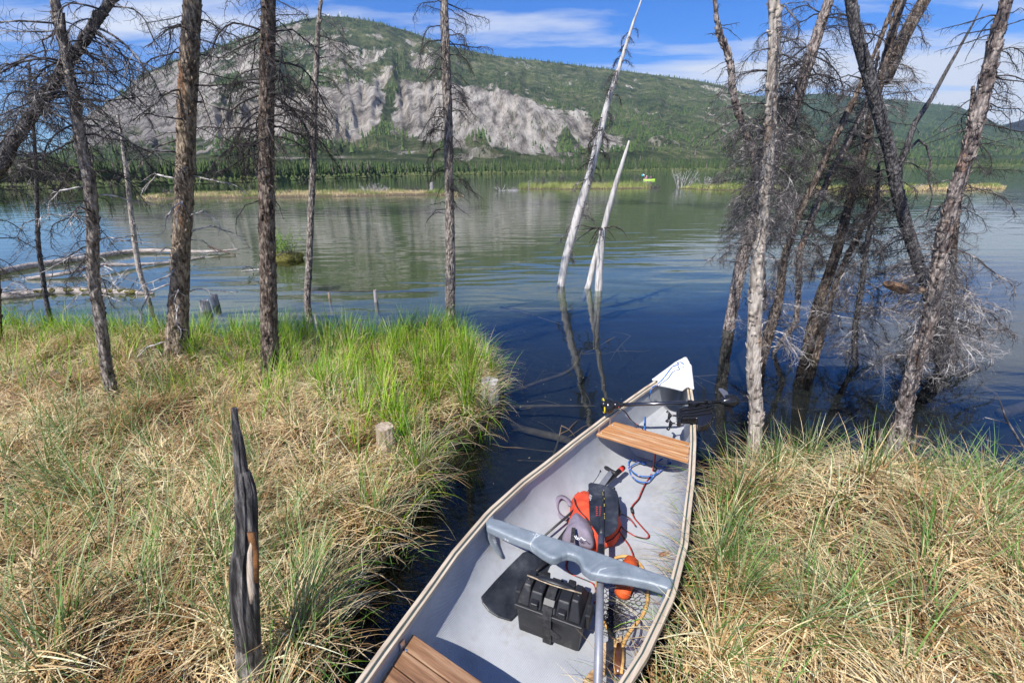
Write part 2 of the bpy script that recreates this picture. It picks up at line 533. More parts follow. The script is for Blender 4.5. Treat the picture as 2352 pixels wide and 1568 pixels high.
def range_mesh(name, ridge, dridge, dbase, dfoot, elfoot_py, x0, x1, na, nt_, rocks=False, amp=1.0, seed=0, colr=None, mat=None):
    """a range as terrain: rows run from the shore back to the ridge and over it"""
    rx = [hdir(*p) for p in ridge]
    raz = np.array([q[0] for q in rx]); rel = np.array([q[1] for q in rx])
    a_0 = hdir(x0, 300)[0]; a_1 = hdir(x1, 300)[0]
    V = []; RK = []
    az = np.linspace(a_0, a_1, na)
    for i, A in enumerate(az):
        el = float(np.interp(A, raz, rel))
        dr = dridge(A) if callable(dridge) else dridge
        db = dbase(A) if callable(dbase) else dbase
        df = max(dfoot, db * 1.3)
        ef = elfoot_py(A)
        jag = mn.noise(Vector((A * 60, seed, 1))) * .006 * amp * .4 + mn.noise(Vector((A * 260, seed, 1))) * .0012
        el = max(el + jag * .35, ef * 1.02)
        for j in range(nt_):
            if j < 8:
                t = j / 8
                d = db + (df - db) * t
                z = .05 + t * (ef * df) * (.35 + .65 * t) if j else -.6
                if j == 1: z = max(z, .4)
            elif j >= nt_ - 3:
                k = j - (nt_ - 4)
                d = dr * (1 + .12 * k); z = dr * el * (1 - .12 * k)
            else:
                t = (j - 8) / (nt_ - 12)
                e = ef + (el - ef) * t
                tt = t ** 1.15
                d = df + (dr - df) * tt
                w = math.sin(math.pi * min(t, 1)) ** .6
                q = (A * 9, t * 3.2, seed)
                nz = fb((q[0] * 1.6, q[1] * .5, seed), 4) * 190 * w * amp
                nz += fb((A * 70, t * 1.0, seed + 5), 5) * 60 * w * amp
                nz += abs(fb((A * 30, t * 2.2, seed + 9), 5)) * 36 * w * amp
                d += nz
                z = d * e
            V.append((math.sin(A) * d, math.cos(A) * d, z))
    V = np.array(V)
    px, py, _ = proj(V)
    P2 = np.stack([px, py], 1)
    att = np.zeros(len(V))
    if rocks:
        for poly, s in ROCKS:
            sd = poly_sd(P2, poly)
            att = np.maximum(att, np.clip(.5 + sd / 34, 0, 1) * s)
        for poly, s in GREENS:
            sd = poly_sd(P2, poly)
            att = att * (1 - np.clip(.5 + sd / 6, 0, 1) * s)
    ii, jj = np.meshgrid(np.arange(nt_ - 1), np.arange(na - 1))
    a = (jj * nt_ + ii).ravel()
    F_ = np.stack([a, a + nt_, a + nt_ + 1, a + 1], 1)
    cols = np.zeros((len(V), 3)); cols[:, 0] = att; cols[:, 1] = np.clip((520 - px) / 160, 0, 1)
    o = npmesh(name, V, F_, cols, mat, 'structure')
    return o, V.reshape(na, nt_, 3), att.reshape(na, nt_)


def mountain_mat(name, veg, rock1, rock2, sc=1.0):
    mt, nt, b, out = newmat(name)
    g = N(nt, 'ShaderNodeNewGeometry')
    at_ = N(nt, 'ShaderNodeAttribute', attribute_name='col')
    sp = N(nt, 'ShaderNodeSeparateColor'); nt.links.new(at_.outputs['Color'], sp.inputs[0])
    def nz(scale, st=(1, 1, 1), det=8, ro=.7):
        mp = N(nt, 'ShaderNodeMapping'); mp.inputs['Scale'].default_value = st
        nt.links.new(g.outputs['Position'], mp.inputs[0])
        n = N(nt, 'ShaderNodeTexNoise', i_Scale=scale * sc, i_Detail=det, i_Roughness=ro)
        nt.links.new(mp.outputs[0], n.inputs['Vector']); return n.outputs['Fac']
    big = nz(.004); mid = nz(.02, (1, 1, 1.6)); fine = nz(.06); vert = nz(.03, (1, .10, .16), 12, .80); ledge = nz(.016, (1, .25, 1.1), 9, .74)
    vegc = ramp(nt, mid, [(.36, veg[0]), (.48, veg[1]), (.56, veg[2]), (.68, veg[3])])
    vg2 = ramp(nt, big, [(.38, (.55, .6, .6)), (.62, (1.15, 1.1, 1.0))])
    mv = N(nt, 'ShaderNodeMix'); mv.data_type = 'RGBA'; mv.blend_type = 'MULTIPLY'; mv.inputs[0].default_value = 1
    nt.links.new(vegc, mv.inputs[6]); nt.links.new(vg2, mv.inputs[7])
    r1 = ramp(nt, vert, [(.38, tuple(c * .3 for c in rock1[0])), (.45, rock1[0]), (.51, rock1[1]), (.6, rock1[2])])
    r2 = ramp(nt, vert, [(.36, tuple(c * .4 for c in rock2[0])), (.44, rock2[0]), (.52, rock2[1]), (.62, rock2[2])])
    mr = N(nt, 'ShaderNodeMix'); mr.data_type = 'RGBA'
    nt.links.new(sp.outputs[1], mr.inputs[0]); nt.links.new(r1, mr.inputs[6]); nt.links.new(r2, mr.inputs[7])
    # rock mask broken up by noise
    s1 = N(nt, 'ShaderNodeMath', operation='MULTIPLY_ADD'); nt.links.new(ledge, s1.inputs[0]); s1.inputs[1].default_value = 3.6; nt.links.new(sp.outputs[0], s1.inputs[2])
    s2 = N(nt, 'ShaderNodeMath', operation='MULTIPLY_ADD'); nt.links.new(big, s2.inputs[0]); s2.inputs[1].default_value = .9; nt.links.new(s1.outputs[0], s2.inputs[2])
    mk = N(nt, 'ShaderNodeMapRange'); nt.links.new(s2.outputs[0], mk.inputs[0]); mk.inputs[1].default_value = 2.6; mk.inputs[2].default_value = 2.78
    mm = N(nt, 'ShaderNodeMix'); mm.data_type = 'RGBA'
    nt.links.new(mk.outputs[0], mm.inputs[0]); nt.links.new(mv.outputs[2], mm.inputs[6]); nt.links.new(mr.outputs[2], mm.inputs[7])
    nt.links.new(mm.outputs[2], b.inputs['Base Color'])
    b.inputs['Roughness'].default_value = .95; b.inputs['Specular IOR Level'].default_value = .1
    bp = N(nt, 'ShaderNodeBump', i_Strength=1.0, i_Distance=24.0)
    s3 = N(nt, 'ShaderNodeMath', operation='ADD'); nt.links.new(vert, s3.inputs[0]); nt.links.new(ledge, s3.inputs[1])
    nt.links.new(s3.outputs[0], bp.inputs['Height']); nt.links.new(bp.outputs[0], b.inputs['Normal'])
    return mt


VEG = [(.03, .052, .026), (.07, .098, .045), (.135, .15, .075), (.25, .23, .145)]
mm1 = mountain_mat('mountain', VEG, [(.23, .20, .165), (.43, .385, .325), (.65, .595, .51)], [(.2, .175, .15), (.32, .285, .25), (.44, .4, .35)])
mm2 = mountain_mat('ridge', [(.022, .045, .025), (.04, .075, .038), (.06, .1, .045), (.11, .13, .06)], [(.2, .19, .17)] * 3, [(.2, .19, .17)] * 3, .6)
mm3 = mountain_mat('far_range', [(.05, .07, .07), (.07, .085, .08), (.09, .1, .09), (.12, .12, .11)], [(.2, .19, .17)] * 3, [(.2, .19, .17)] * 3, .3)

SHORE = [(-700, 118), (-200, 124), (0, 133), (250, 138), (600, 178), (800, 260), (1000, 430), (1300, 620), (1700, 900), (2352, 1300), (2900, 1500)]
_sa = [hdir(a, 400)[0] for a, _ in SHORE]; _sd = [b for _, b in SHORE]
def dshore(A): return float(np.interp(A, _sa, _sd))
FOOT = [(-600, 372), (100, 372), (300, 362), (600, 352), (800, 352), (1000, 350), (1200, 352), (1500, 345), (1700, 350), (2352, 368), (2900, 372)]
_fa = [hdir(a, b) for a, b in FOOT]
def elfoot(A): return float(np.interp(A, [q[0] for q in _fa], [q[1] for q in _fa]))

RID = [(-500, 400), (60, 385), (100, 372), (150, 338), (190, 270), (235, 240), (280, 213), (330, 168), (400, 138), (480, 113), (560, 84), (640, 58), (700, 43), (745, 36),
       (800, 38), (860, 49), (940, 71), (1000, 95), (1060, 112), (1110, 122), (1160, 131), (1250, 140), (1330, 150), (1400, 158), (1500, 171), (1600, 184), (1660, 196), (1720, 218),
       (1800, 258), (1860, 300), (1920, 335), (1980, 356), (2060, 366), (2900, 372)]
o1, MV, MA = range_mesh('mountain', RID, lambda A: 2500 + 500 * math.sin(A * 3), dshore, 700, elfoot, -500, 2150, 620, 210, True, 1.0, 1, mat=mm1)
RID2 = [(1300, 340), (1450, 240), (1560, 222), (1700, 219), (1800, 220), (1850, 216), (1905, 214), (1960, 222), (2060, 228), (2110, 233), (2160, 240), (2200, 243), (2240, 262), (2300, 288), (2352, 305), (2450, 330), (2600, 362), (2900, 370)]
o2, MV2, MA2 = range_mesh('ridge', RID2, 4600, lambda A: dshore(A) * 1.15, 1900, lambda A: hdir(2000, 366)[1], 1400, 2850, 260, 90, False, 1.4, 31, mat=mm2)
RID3 = [(2000, 372), (2150, 350), (2240, 312), (2290, 291), (2352, 273), (2450, 255), (2600, 262), (2900, 300)]
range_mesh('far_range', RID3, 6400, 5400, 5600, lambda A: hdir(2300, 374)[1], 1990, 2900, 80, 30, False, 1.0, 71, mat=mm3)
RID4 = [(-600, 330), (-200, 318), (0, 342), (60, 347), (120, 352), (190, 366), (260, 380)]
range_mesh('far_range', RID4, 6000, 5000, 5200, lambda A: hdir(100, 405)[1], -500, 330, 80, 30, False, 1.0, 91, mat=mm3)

# two bald rocky hills before the mountain
def hill(px0, px1, pytop, pybase, dist, seed):
    A0 = hdir(px0, pybase)[0]; A1 = hdir(px1, pybase)[0]
    top = hdir((px0 + px1) / 2, pytop)[1] * dist
    w = (A1 - A0) / 2 * dist; Am = (A0 + A1) / 2
    n = 48; V = []
    for i in range(n):
        for j in range(n):
            u = i / (n - 1) * 2 - 1; v = j / (n - 1) * 2 - 1
            r2 = u * u + v * v
            h = top * max(0, 1 - r2) ** .9 * (1 + .25 * fb((u * 2, v * 2, seed), 5)) if r2 < 1 else -2
            x = u * w; y = v * w * .8
            V.append((math.sin(Am) * dist + math.cos(Am) * x + math.sin(Am) * y, math.cos(Am) * dist - math.sin(Am) * x + math.cos(Am) * y, h))
    ii, jj = np.meshgrid(np.arange(n - 1), np.arange(n - 1)); a = (ii * n + jj).ravel()
    F_ = np.stack([a, a + n, a + n + 1, a + 1], 1)
    c = np.zeros((n * n, 3)); c[:, 0] = .62
    npmesh('hill', np.array(V), F_, c, mm1h, 'structure')
mm1h = mountain_mat('bald_hill', VEG, [(.2, .18, .14), (.3, .28, .2), (.42, .39, .3)], [(.2, .18, .14)] * 3, 2.0)
hill(1035, 1195, 336, 400, 700, 3.3)
hill(1420, 1620, 322, 392, 1150, 8.3)

# ------------------------------------------------------------------ spruces (far wood: nobody could count them)
def cones(pos, hh, rr, cols, tiers=3, sides=6, seed=0):
    r_ = np.random.default_rng(seed)
    n = len(pos)
    V = []; F_ = []; C = []
    base = 0
    for t in range(tiers):
        z0 = .08 + .9 * t / tiers * .95; z1 = min(1.0, z0 + 1.15 / tiers + (.12 if t < tiers - 1 else 0))
        if t == tiers - 1: z1 = 1.0
        rad = rr * (1 - z0) ** .8
        for k in range(sides):
            th = 2 * math.pi * k / sides + r_.uniform(0, 1, n)
            rk = rad * r_.uniform(.55, 1.25, n)
            V.append(np.stack([pos[:, 0] + np.cos(th) * rk, pos[:, 1] + np.sin(th) * rk, pos[:, 2] + hh * (z0 + r_.uniform(-.05, .05, n))], 1)); C.append(cols)
        V.append(np.stack([pos[:, 0], pos[:, 1], pos[:, 2] + hh * z1], 1)); C.append(cols)
        for k in range(sides):
            F_.append(np.stack([(base + k) * n + np.arange(n), (base + (k + 1) % sides) * n + np.arange(n), (base + sides) * n + np.arange(n)], 1))
        base += sides + 1
    return np.concatenate(V), np.concatenate(F_), np.concatenate(C)


def forest(name, pos, hh, slender, seed, dark=1.0, tiers=3, label=None):
    r_ = np.random.default_rng(seed)
    n = len(pos)
    k = r_.uniform(0, 1, n)[:, None]
    cols = (np.array([.022, .048, .014]) * (1 - k) + np.array([.062, .095, .022]) * k) * dark
    dead = r_.uniform(0, 1, n) < .05
    cols[dead] = (.13, .11, .09)
    V, F_, C = cones(pos, hh, hh * slender * r_.uniform(.7, 1.3, n), cols, tiers, 6, seed)
    o = npmesh(name, V, F_, C, M['needles'], 'stuff', smooth=False)
    if label: o['label'] = label
    return o


n = 5200
pxs = nr.uniform(-450, 2500, n)
A = np.interp(pxs, np.linspace(-600, 2900, 60), [hdir(q, 390)[0] for q in np.linspace(-600, 2900, 60)])
ds = np.interp(A, _sa, _sd)
back = nr.uniform(0, 1, n) ** 1.7
dd = ds * (1.0 + .02 + back * .16)
hh = np.interp(pxs, [-450, 0, 600, 1000, 1700, 2400], [4.6, 5.0, 6.8, 10.5, 13, 13]) * nr.uniform(.55, 1.15, n)
_ef = np.array([elfoot(a) for a in A]); _df = np.maximum(700, ds * 1.3)
tt = np.clip((dd - ds) / (_df - ds), 0, 1)
zz = .05 + tt * _ef * _df * (.35 + .65 * tt)
forest('spruce_forest', np.stack([np.sin(A) * dd, np.cos(A) * dd, zz - .1], 1), hh, .14, 5, 1.0, 4, 'dense dark spruce wood along the far shore')
# scrub along the waterline
n = 2200
pxs = nr.uniform(-450, 2400, n)
A = np.interp(pxs, np.linspace(-600, 2900, 60), [hdir(q, 390)[0] for q in np.linspace(-600, 2900, 60)])
ds = np.interp(A, _sa, _sd) * nr.uniform(1.0, 1.02, n)
hh = np.interp(pxs, [-450, 0, 600, 1000, 1700, 2400], [1.2, 1.3, 2.0, 3.2, 5, 5]) * nr.uniform(.4, 1.2, n)
k = nr.uniform(0, 1, n)[:, None]
cols = np.array([.05, .085, .02]) * (1 - k) + np.array([.12, .13, .05]) * k
V, F_, C = cones(np.stack([np.sin(A) * ds, np.cos(A) * ds, np.full(n, .0)], 1), hh, hh * .7, cols, 2, 6, 9)
npmesh('shore_scrub', V, F_, C, M['needles'], 'stuff', smooth=False)['label'] = 'low green scrub along the far waterline'

# trees scattered over the mountain and crowding its crest
ia = nr.integers(5, MV.shape[0] - 5, 60000); it = nr.integers(7, MV.shape[1] - 3, 60000)
pos = MV[ia, it] + nr.uniform(-4, 4, (60000, 3)) * [1, 1, 0]
rk = MA[ia, it]
nzv = np.array([mn.noise(Vector(p) * .006) + .5 * mn.noise(Vector(p) * .02) for p in pos])
px_, py_, _ = proj(pos)
right = np.clip((px_ - 1000) / 500, 0, 1)
keep = nr.uniform(0, 1, 60000) < np.clip(.06 + nzv * .7 + right * .2, .02, .7) * np.where(rk > .5, .15, 1) * np.where(px_ < 500, .35, 1)
crest = (it > MV.shape[1] - 8) & (px_ > 250)
keep |= crest
keep &= (px_ > -400) & (px_ < 2200)
pos = pos[keep]; hh = nr.uniform(7, 15, len(pos)) * np.where(rk[keep] > .5, .6, 1)
pos[:, 2] -= 1
forest('mountain_spruces', pos, hh, .24, 15, 1.25, 2, 'spruces scattered over the slopes and crest of the mountain')
ia = nr.integers(3, MV2.shape[0] - 3, 9000); it = nr.integers(10, MV2.shape[1] - 3, 9000)
pos = MV2[ia, it] + nr.uniform(-15, 15, (9000, 3)) * [1, 1, 0]
forest('ridge_spruces', pos, nr.uniform(9, 16, len(pos)), .28, 16, 1.1, 1, 'spruces scattered over the bluish ridge on the right')
# ------------------------------------------------------------------ grass
def blades(base, L, az, th0, th1, w, col, tipcol, seg=4):
    """curved ribbons: th = angle from upright, growing from th0 at the root to th1 at the tip"""
    n = len(base)
    V = np.zeros((n, seg + 1, 2, 3)); Cc = np.zeros((n, seg + 1, 2, 3))
    p = base.copy()
    d = np.stack([np.cos(az), np.sin(az)], 1)
    ra = az + np.pi / 2 + nr.uniform(-.9, .9, n)
    side = np.stack([np.cos(ra), np.sin(ra), np.zeros(n)], 1)
    for s_ in range(seg + 1):
        t = s_ / seg
        ww = w * (1 - t ** 1.6) * .5 + .0002
        V[:, s_, 0] = p - side * ww[:, None]; V[:, s_, 1] = p + side * ww[:, None]
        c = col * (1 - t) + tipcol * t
        Cc[:, s_, 0] = c; Cc[:, s_, 1] = c
        th = th0 + (th1 - th0) * (t + .5 / seg)
        st = (L / seg)
        p = p + np.stack([d[:, 0] * np.sin(th) * st, d[:, 1] * np.sin(th) * st, np.cos(th) * st], 1)
    base_i = np.arange(n)[:, None] * (seg + 1) * 2
    F_ = []
    for s_ in range(seg):
        a = base_i[:, 0] + s_ * 2
        F_.append(np.stack([a, a + 1, a + 3, a + 2], 1))
    return V.reshape(-1, 3), np.concatenate(F_), Cc.reshape(-1, 3)


def join(parts):
    V = []; F_ = []; C = []; n = 0
    for v, f, c in parts:
        V.append(v); F_.append(f + n); C.append(c); n += len(v)
    return np.concatenate(V), np.concatenate(F_), np.concatenate(C)


def in_canoe(P, m=.03):
    s = (P[:, :2] - C0) @ AX; y = (P[:, :2] - C0) @ NL
    return (np.abs(s) < 2.1) & (np.abs(y) < np.interp(np.abs(s), WS, WW) + m)


def pick(pal, n, j=.18):
    pal = np.array(pal)
    c = pal[nr.integers(0, len(pal), n)]
    return c * nr.uniform(1 - j, 1 + j, (n, 1))


STRAW = [(.82, .66, .41), (.77, .61, .35), (.88, .75, .51), (.64, .47, .26), (.44, .28, .13), (.82, .69, .47), (.26, .15, .07), (.74, .60, .39), (.70, .57, .37)]
GREEN = [(.15, .36, .010), (.22, .46, .014), (.32, .56, .025), (.09, .23, .01), (.46, .6, .05)]
BLUEG = [(.13, .27, .06), (.2, .36, .09), (.3, .42, .19), (.10, .22, .03), (.42, .5, .28)]
RUST = [(.26, .1, .03), (.2, .08, .03), (.34, .17, .06)]

px_, py_, dz_ = proj(np.column_stack([TUS, np.full(len(TUS), .15)]))
vis = (dz_ > .3) & (px_ > -350) & (px_ < 2700) & (py_ > 600) & (py_ < 2000)
_pp = np.array(at(578, 1568, .15))[:2]
vis &= np.hypot(*(TUS - _pp).T) > .17
for _q in ((262, 935), (408, 862), (620, 895)):
    vis &= np.hypot(*(TUS - np.array(at(_q[0], _q[1], .2))[:2]).T) > .13
T = TUS[vis]; TH_ = TUSH[vis]
th_h, tsd = ground_h(T)
tdist = np.hypot(T[:, 0], T[:, 1])
TR = np.array([mn.noise(Vector((p[0] * 1.1, p[1] * 1.1, 4))) for p in T])
tone = np.array([mn.noise(Vector((p[0] * 1.9, p[1] * 1.9, 33))) for p in T]) + nr.normal(0, .16, len(T))
TONE = np.where((tone > .12)[:, None], [1.22, 1.2, 1.12], np.where((tone < -.22)[:, None], [.72, .58, .43], [1.08, 1.04, .95])) * np.ones((len(T), 3))
slop = np.arctan2(*(np.array([(mn.noise(Vector((p[0] * .8, p[1] * .8, 9))), mn.noise(Vector((p[0] * .8, p[1] * .8, 17)))) for p in T]).T))

nd = np.clip(180 / (.45 + tdist * .42), 36, 160).astype(int)
idx = np.repeat(np.arange(len(T)), nd)
n = len(idx)
r_ = np.abs(nr.normal(0, .075, n)); a_ = nr.uniform(0, 2 * np.pi, n)
B = T[idx] + np.stack([np.cos(a_) * r_, np.sin(a_) * r_], 1)
az = np.where(nr.uniform(0, 1, n) < .4, a_ + nr.normal(0, .7, n), np.where(nr.uniform(0, 1, n) < .6, slop[idx] + nr.normal(0, .5, n), nr.uniform(0, 6.28, n)))
hB, sB = ground_h(B)
ok = ~in_canoe(B, .02) & (sB > -.08)
B, az, idx, hB, sB = B[ok], az[ok], idx[ok], hB[ok], sB[ok]; n = len(B)
L = nr.uniform(.12, .38, n)
th0 = nr.uniform(.15, 1.15, n); th1 = th0 + nr.uniform(.6, 1.7, n); th1 = np.clip(th1, 0, 2.2)
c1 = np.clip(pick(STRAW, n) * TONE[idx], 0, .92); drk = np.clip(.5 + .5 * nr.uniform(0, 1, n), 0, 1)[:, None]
P1 = blades(np.column_stack([B, hB + nr.uniform(-.01, .05, n)]), L, az, th0, th1, nr.uniform(.003, .0078, n), c1 * drk * [.62, .54, .42], c1)  # shade of the gaps put into the root colours, along with dark old litter
# loose litter lying flat over the tussocks
n = 62000
sel = nr.integers(0, len(T), n); B = T[sel] + nr.normal(0, .12, (n, 2)); hB, sB = ground_h(B)
ok = ~in_canoe(B, .03) & (sB > 0)
B, hB = B[ok], hB[ok]; n = len(B)
c1 = np.clip(pick(STRAW, n) * TONE[sel[ok]], 0, .92)
P2 = blades(np.column_stack([B, hB + nr.uniform(.02, .13, n)]), nr.uniform(.08, .28, n), nr.uniform(0, 6.3, n), nr.uniform(1.1, 1.6, n), nr.uniform(1.5, 2.0, n), nr.uniform(.0026, .0068, n), c1, c1)
# long straw and sedge hanging over the edges of the banks
PE = []
for poly in (LEFTB, RIGHTB):
    n = 60000; B = nr.uniform([-6, .3], [6, 6.2], (n, 2)); sd = poly_sd(B, poly)
    ok = (sd > -.01) & (sd < .10) & ~in_canoe(B, .04); B = B[ok]
    px_, py_, dz_ = proj(np.column_stack([B, np.full(len(B), .1)])); ok = (dz_ > .3) & (px_ > -150) & (px_ < 2500) & (py_ < 1800); B = B[ok][:9000]; n = len(B)
    e = .02; gxv = poly_sd(B + [e, 0], poly) - poly_sd(B - [e, 0], poly); gyv = poly_sd(B + [0, e], poly) - poly_sd(B - [0, e], poly)
    az = np.arctan2(-gyv, -gxv) + nr.normal(0, .6, n); hB, sB = ground_h(B)
    c1 = np.clip(pick(STRAW, n) * nr.uniform(.6, 1.15, (n, 1)), 0, .92)
    gr = (nr.uniform(0, 1, n) < .33) | ((B[:, 1] > 3.6) & (nr.uniform(0, 1, n) < .5)); c1[gr] = pick(GREEN + BLUEG, int(gr.sum()))
    th0 = nr.uniform(.2, 1.0, n); PE.append(blades(np.column_stack([B, hB + .02]), nr.uniform(.18, .46, n), az, th0, th0 + nr.uniform(.8, 2.0, n), nr.uniform(.003, .007, n), c1 * .75, c1, seg=5))
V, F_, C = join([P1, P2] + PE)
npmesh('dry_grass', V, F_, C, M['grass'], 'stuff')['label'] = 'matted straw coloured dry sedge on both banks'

# green sedge
HOT = [((1060, 1000), .25, .9), ((990, 1060), .22, .8), ((960, 1150), .2, .6), ((1080, 960), .3, .8), ((1020, 980), .35, .7), ((960, 930), .4, .9), ((960, 815), .9, 1.0), ((1060, 830), .55, 1.1), ((880, 880), .6, .8), ((720, 820), .8, .85), ((300, 775), .9, .6), ((520, 800), .7, .8), ((60, 765), .9, .8), ((950, 990), .45, .8),
       ((720, 940), .35, .6), ((1100, 900), .3, 1.0), ((1000, 900), .5, 1.0)]
HOTB = [((1000, 1010), .3, .6), ((980, 1120), .22, .7), ((930, 1230), .2, .5), ((880, 1300), .2, .6), ((1010, 1020), .3, .9), ((350, 960), .4, .5), ((520, 1120), .35, .45), ((1610, 1280), .16, 1.2), ((1590, 1400), .16, 1.2), ((1560, 1500), .15, .8), ((2330, 1500), .3, .6), ((2100, 1300), .3, .45), ((720, 1400), .35, 1.0), ((640, 1250), .25, .6), ((180, 1050), .5, .75), ((60, 1250), .5, .8), ((1650, 1200), .25, 1.2), ((1640, 1350), .3, 1.4), ((1620, 1480), .2, .8), ((1800, 1080), .4, .9), ((1950, 1090), .35, .7),
        ((2250, 1200), .5, .9), ((2000, 1450), .25, .7), ((2250, 1400), .3, .5), ((450, 1350), .3, .6), ((850, 1400), .2, .9), ((250, 1500), .4, .5), ((1850, 1500), .2, .8)]
def hot(P, H):
    o = np.zeros(len(P))
    for (q, r, s) in H:
        c = np.array(at(q[0], q[1], .1))[:2]
        o = np.maximum(o, s * np.exp(-((P - c) ** 2).sum(1) / (r * r)))
    return o
h1 = hot(T, HOT); h2 = hot(T, HOTB)
edge = np.clip(1 - tsd / .25, 0, 1) * .25
parts = []
for dens, pal, ln, wd, up in ((h1 + np.where(T[:, 1] > 3.2, edge, 0) + np.where((T[:, 0] < 0) & (T[:, 1] > 3.4), .12, .0), GREEN, (.22, .5), (.0035, .0078), .5), (h2 * .7 + .045 + np.where(T[:, 1] < 3.2, edge, 0) + np.clip(TR, 0, 1) * .16, BLUEG, (.2, .48), (.003, .007), .7)):
    nd = (dens * np.clip(200 / (.4 + tdist * .28), 50, 200)).astype(int)
    idx = np.repeat(np.arange(len(T)), nd); n = len(idx)
    r_ = np.abs(nr.normal(0, .09, n)); a_ = nr.uniform(0, 6.28, n)
    B = T[idx] + np.stack([np.cos(a_) * r_, np.sin(a_) * r_], 1)
    az = np.where(nr.uniform(0, 1, n) < .5, a_, slop[idx] + nr.normal(0, .5, n))
    hB, sB = ground_h(B); ok = ~in_canoe(B, .03); B, az, hB = B[ok], az[ok], hB[ok]; n = len(B)
    th0 = np.abs(nr.normal(.12, .14, n)); th1 = th0 + np.abs(nr.normal(up, .45, n))
    c1 = pick(pal, n, .25); tip = c1 * [1.15, 1.1, 1.0]
    yel = nr.uniform(0, 1, n) < .13; tip[yel] = (.5, .42, .2)
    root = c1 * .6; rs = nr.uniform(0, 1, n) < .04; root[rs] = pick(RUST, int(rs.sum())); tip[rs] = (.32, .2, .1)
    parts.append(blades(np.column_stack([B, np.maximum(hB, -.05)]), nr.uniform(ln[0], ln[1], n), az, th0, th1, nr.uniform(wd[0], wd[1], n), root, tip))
# sedge standing in the shallows beyond the left bank
n = 11000
B = np.column_stack([nr.uniform(-9, -.6, n), nr.uniform(4.3, 6.6, n)]); sd = poly_sd(B, LEFTB)
ok = (sd > -.45 * nr.uniform(0, 1, n) ** 1.5) & (sd < .3)
B = B[ok]; n = len(B)
c1 = pick(GREEN, n, .3) * [.6, .7, .8]
parts.append(blades(np.column_stack([B, np.full(n, -.03)]), nr.uniform(.28, .55, n), nr.uniform(0, 6.3, n), np.abs(nr.normal(.05, .07, n)), np.abs(nr.normal(.35, .25, n)), nr.uniform(.004, .0075, n), c1, c1 * 1.2))
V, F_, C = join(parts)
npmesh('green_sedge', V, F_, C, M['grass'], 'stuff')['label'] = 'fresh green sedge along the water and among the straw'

# ------------------------------------------------------------------ branch library
def path(r_, p, d, L, n, grav, wob, curl=0.0, axis=None):
    pts = [Vector(p)]; d = Vector(d).normalized(); st = L / n
    for i in range(n):
        pts.append(pts[-1] + d * st)
        d = d + Vector((r_.gauss(0, wob), r_.gauss(0, wob), r_.gauss(0, wob) + grav))
        if axis: d = d + d.cross(axis) * curl
        d.normalize()
    return pts


def make_branch(seed, grav, nsub, sublen, subgrav, curl, thick=1.0, nss=3):
    r_ = random.Random(seed)
    mb = MB()
    main = path(r_, (0, 0, 0), (1, 0, r_.uniform(-.1, .35)), 1.0, 9, grav * 1.3, .17)
    k = len(main)
    mb.tube(main, [(.0135 * (1 - i / k) ** .8 + .0028) * thick for i in range(k)], 5, nz=.25, nscale=30)
    for j in range(nsub):
        t = .12 + .85 * (j + r_.random()) / nsub
        i = min(int(t * 9), 8); f = t * 9 - i
        p = main[i].lerp(main[i + 1], f); d = (main[i + 1] - main[i]).normalized()
        sgn = 1 if j % 2 else -1
        L = sublen * r_.uniform(.4, 1.15) * (1.15 - t * .6)
        dd = d * .7 + Vector((0, sgn, 0)).cross(Vector((0, 0, r_.uniform(-.2, .2)))) + Vector((0, sgn * r_.uniform(.4, 1), r_.uniform(-.6, .35)))
        ax_ = Vector((r_.gauss(0, 1), r_.gauss(0, 1), r_.gauss(0, 1))).normalized()
        sp = path(r_, p, dd, L, 6, subgrav * 1.3, .2, curl * 1.5 * r_.uniform(-1, 1), ax_)
        mb.tube(sp, [(.0044 * (1 - q / 7) + .0018) * thick for q in range(7)], 3, cap=False)
        for _ in range(nss):
            q = r_.randint(1, 5); s2 = (sp[q + 1] - sp[q]).normalized()
            side = s2.orthogonal(); side.rotate(Matrix.Rotation(r_.uniform(0, 6.3), 3, s2))
            s3 = path(r_, sp[q], s2 * .6 + side, L * r_.uniform(.2, .5), 3, subgrav, .2)
            mb.tube(s3, [.0026 * thick, .0022 * thick, .0018 * thick, .0013 * thick], 3, cap=False)
    return mb


LIB = {}
def lib(kind, seed):
    th_ = 2.0 if kind.endswith('2') else 1.0; kind = kind.rstrip('2')
    par = {'droop': (-.12, 20, .46, -.2, .3, .8, 3), 'curl': (-.07, 17, .5, -.07, .6, .75, 3), 'stub': (-.02, 5, .2, -.08, .2, 1.1, 1), 'bare': (-.06, 7, .28, -.10, .2, .9, 1),
           'dense': (-.12, 26, .5, -.17, .4, .8, 4), 'up': (.05, 12, .3, .0, .2, .9, 2)}[kind]
    return make_branch(seed * 13 + len(kind), *par[:5], thick=par[5] * th_, nss=par[6])
for kd in ('droop', 'curl', 'stub', 'bare', 'dense', 'up', 'droop2', 'dense2', 'bare2'):
    for mt_ in ('twig_dark', 'twig_grey', 'twig_white'):
        if (kd, mt_) in (('dense', 'twig_white'), ('up', 'twig_dark')): continue
        LIB[kd, mt_] = [lib(kd, s).mesh('branch', M[mt_], smooth=True) for s in range(5 if mt_ != 'twig_white' else 3)]


def interp(pl, t):
    i = min(int(t * (len(pl) - 1)), len(pl) - 2); f = t * (len(pl) - 1) - i
    return pl[i].lerp(pl[i + 1], f)


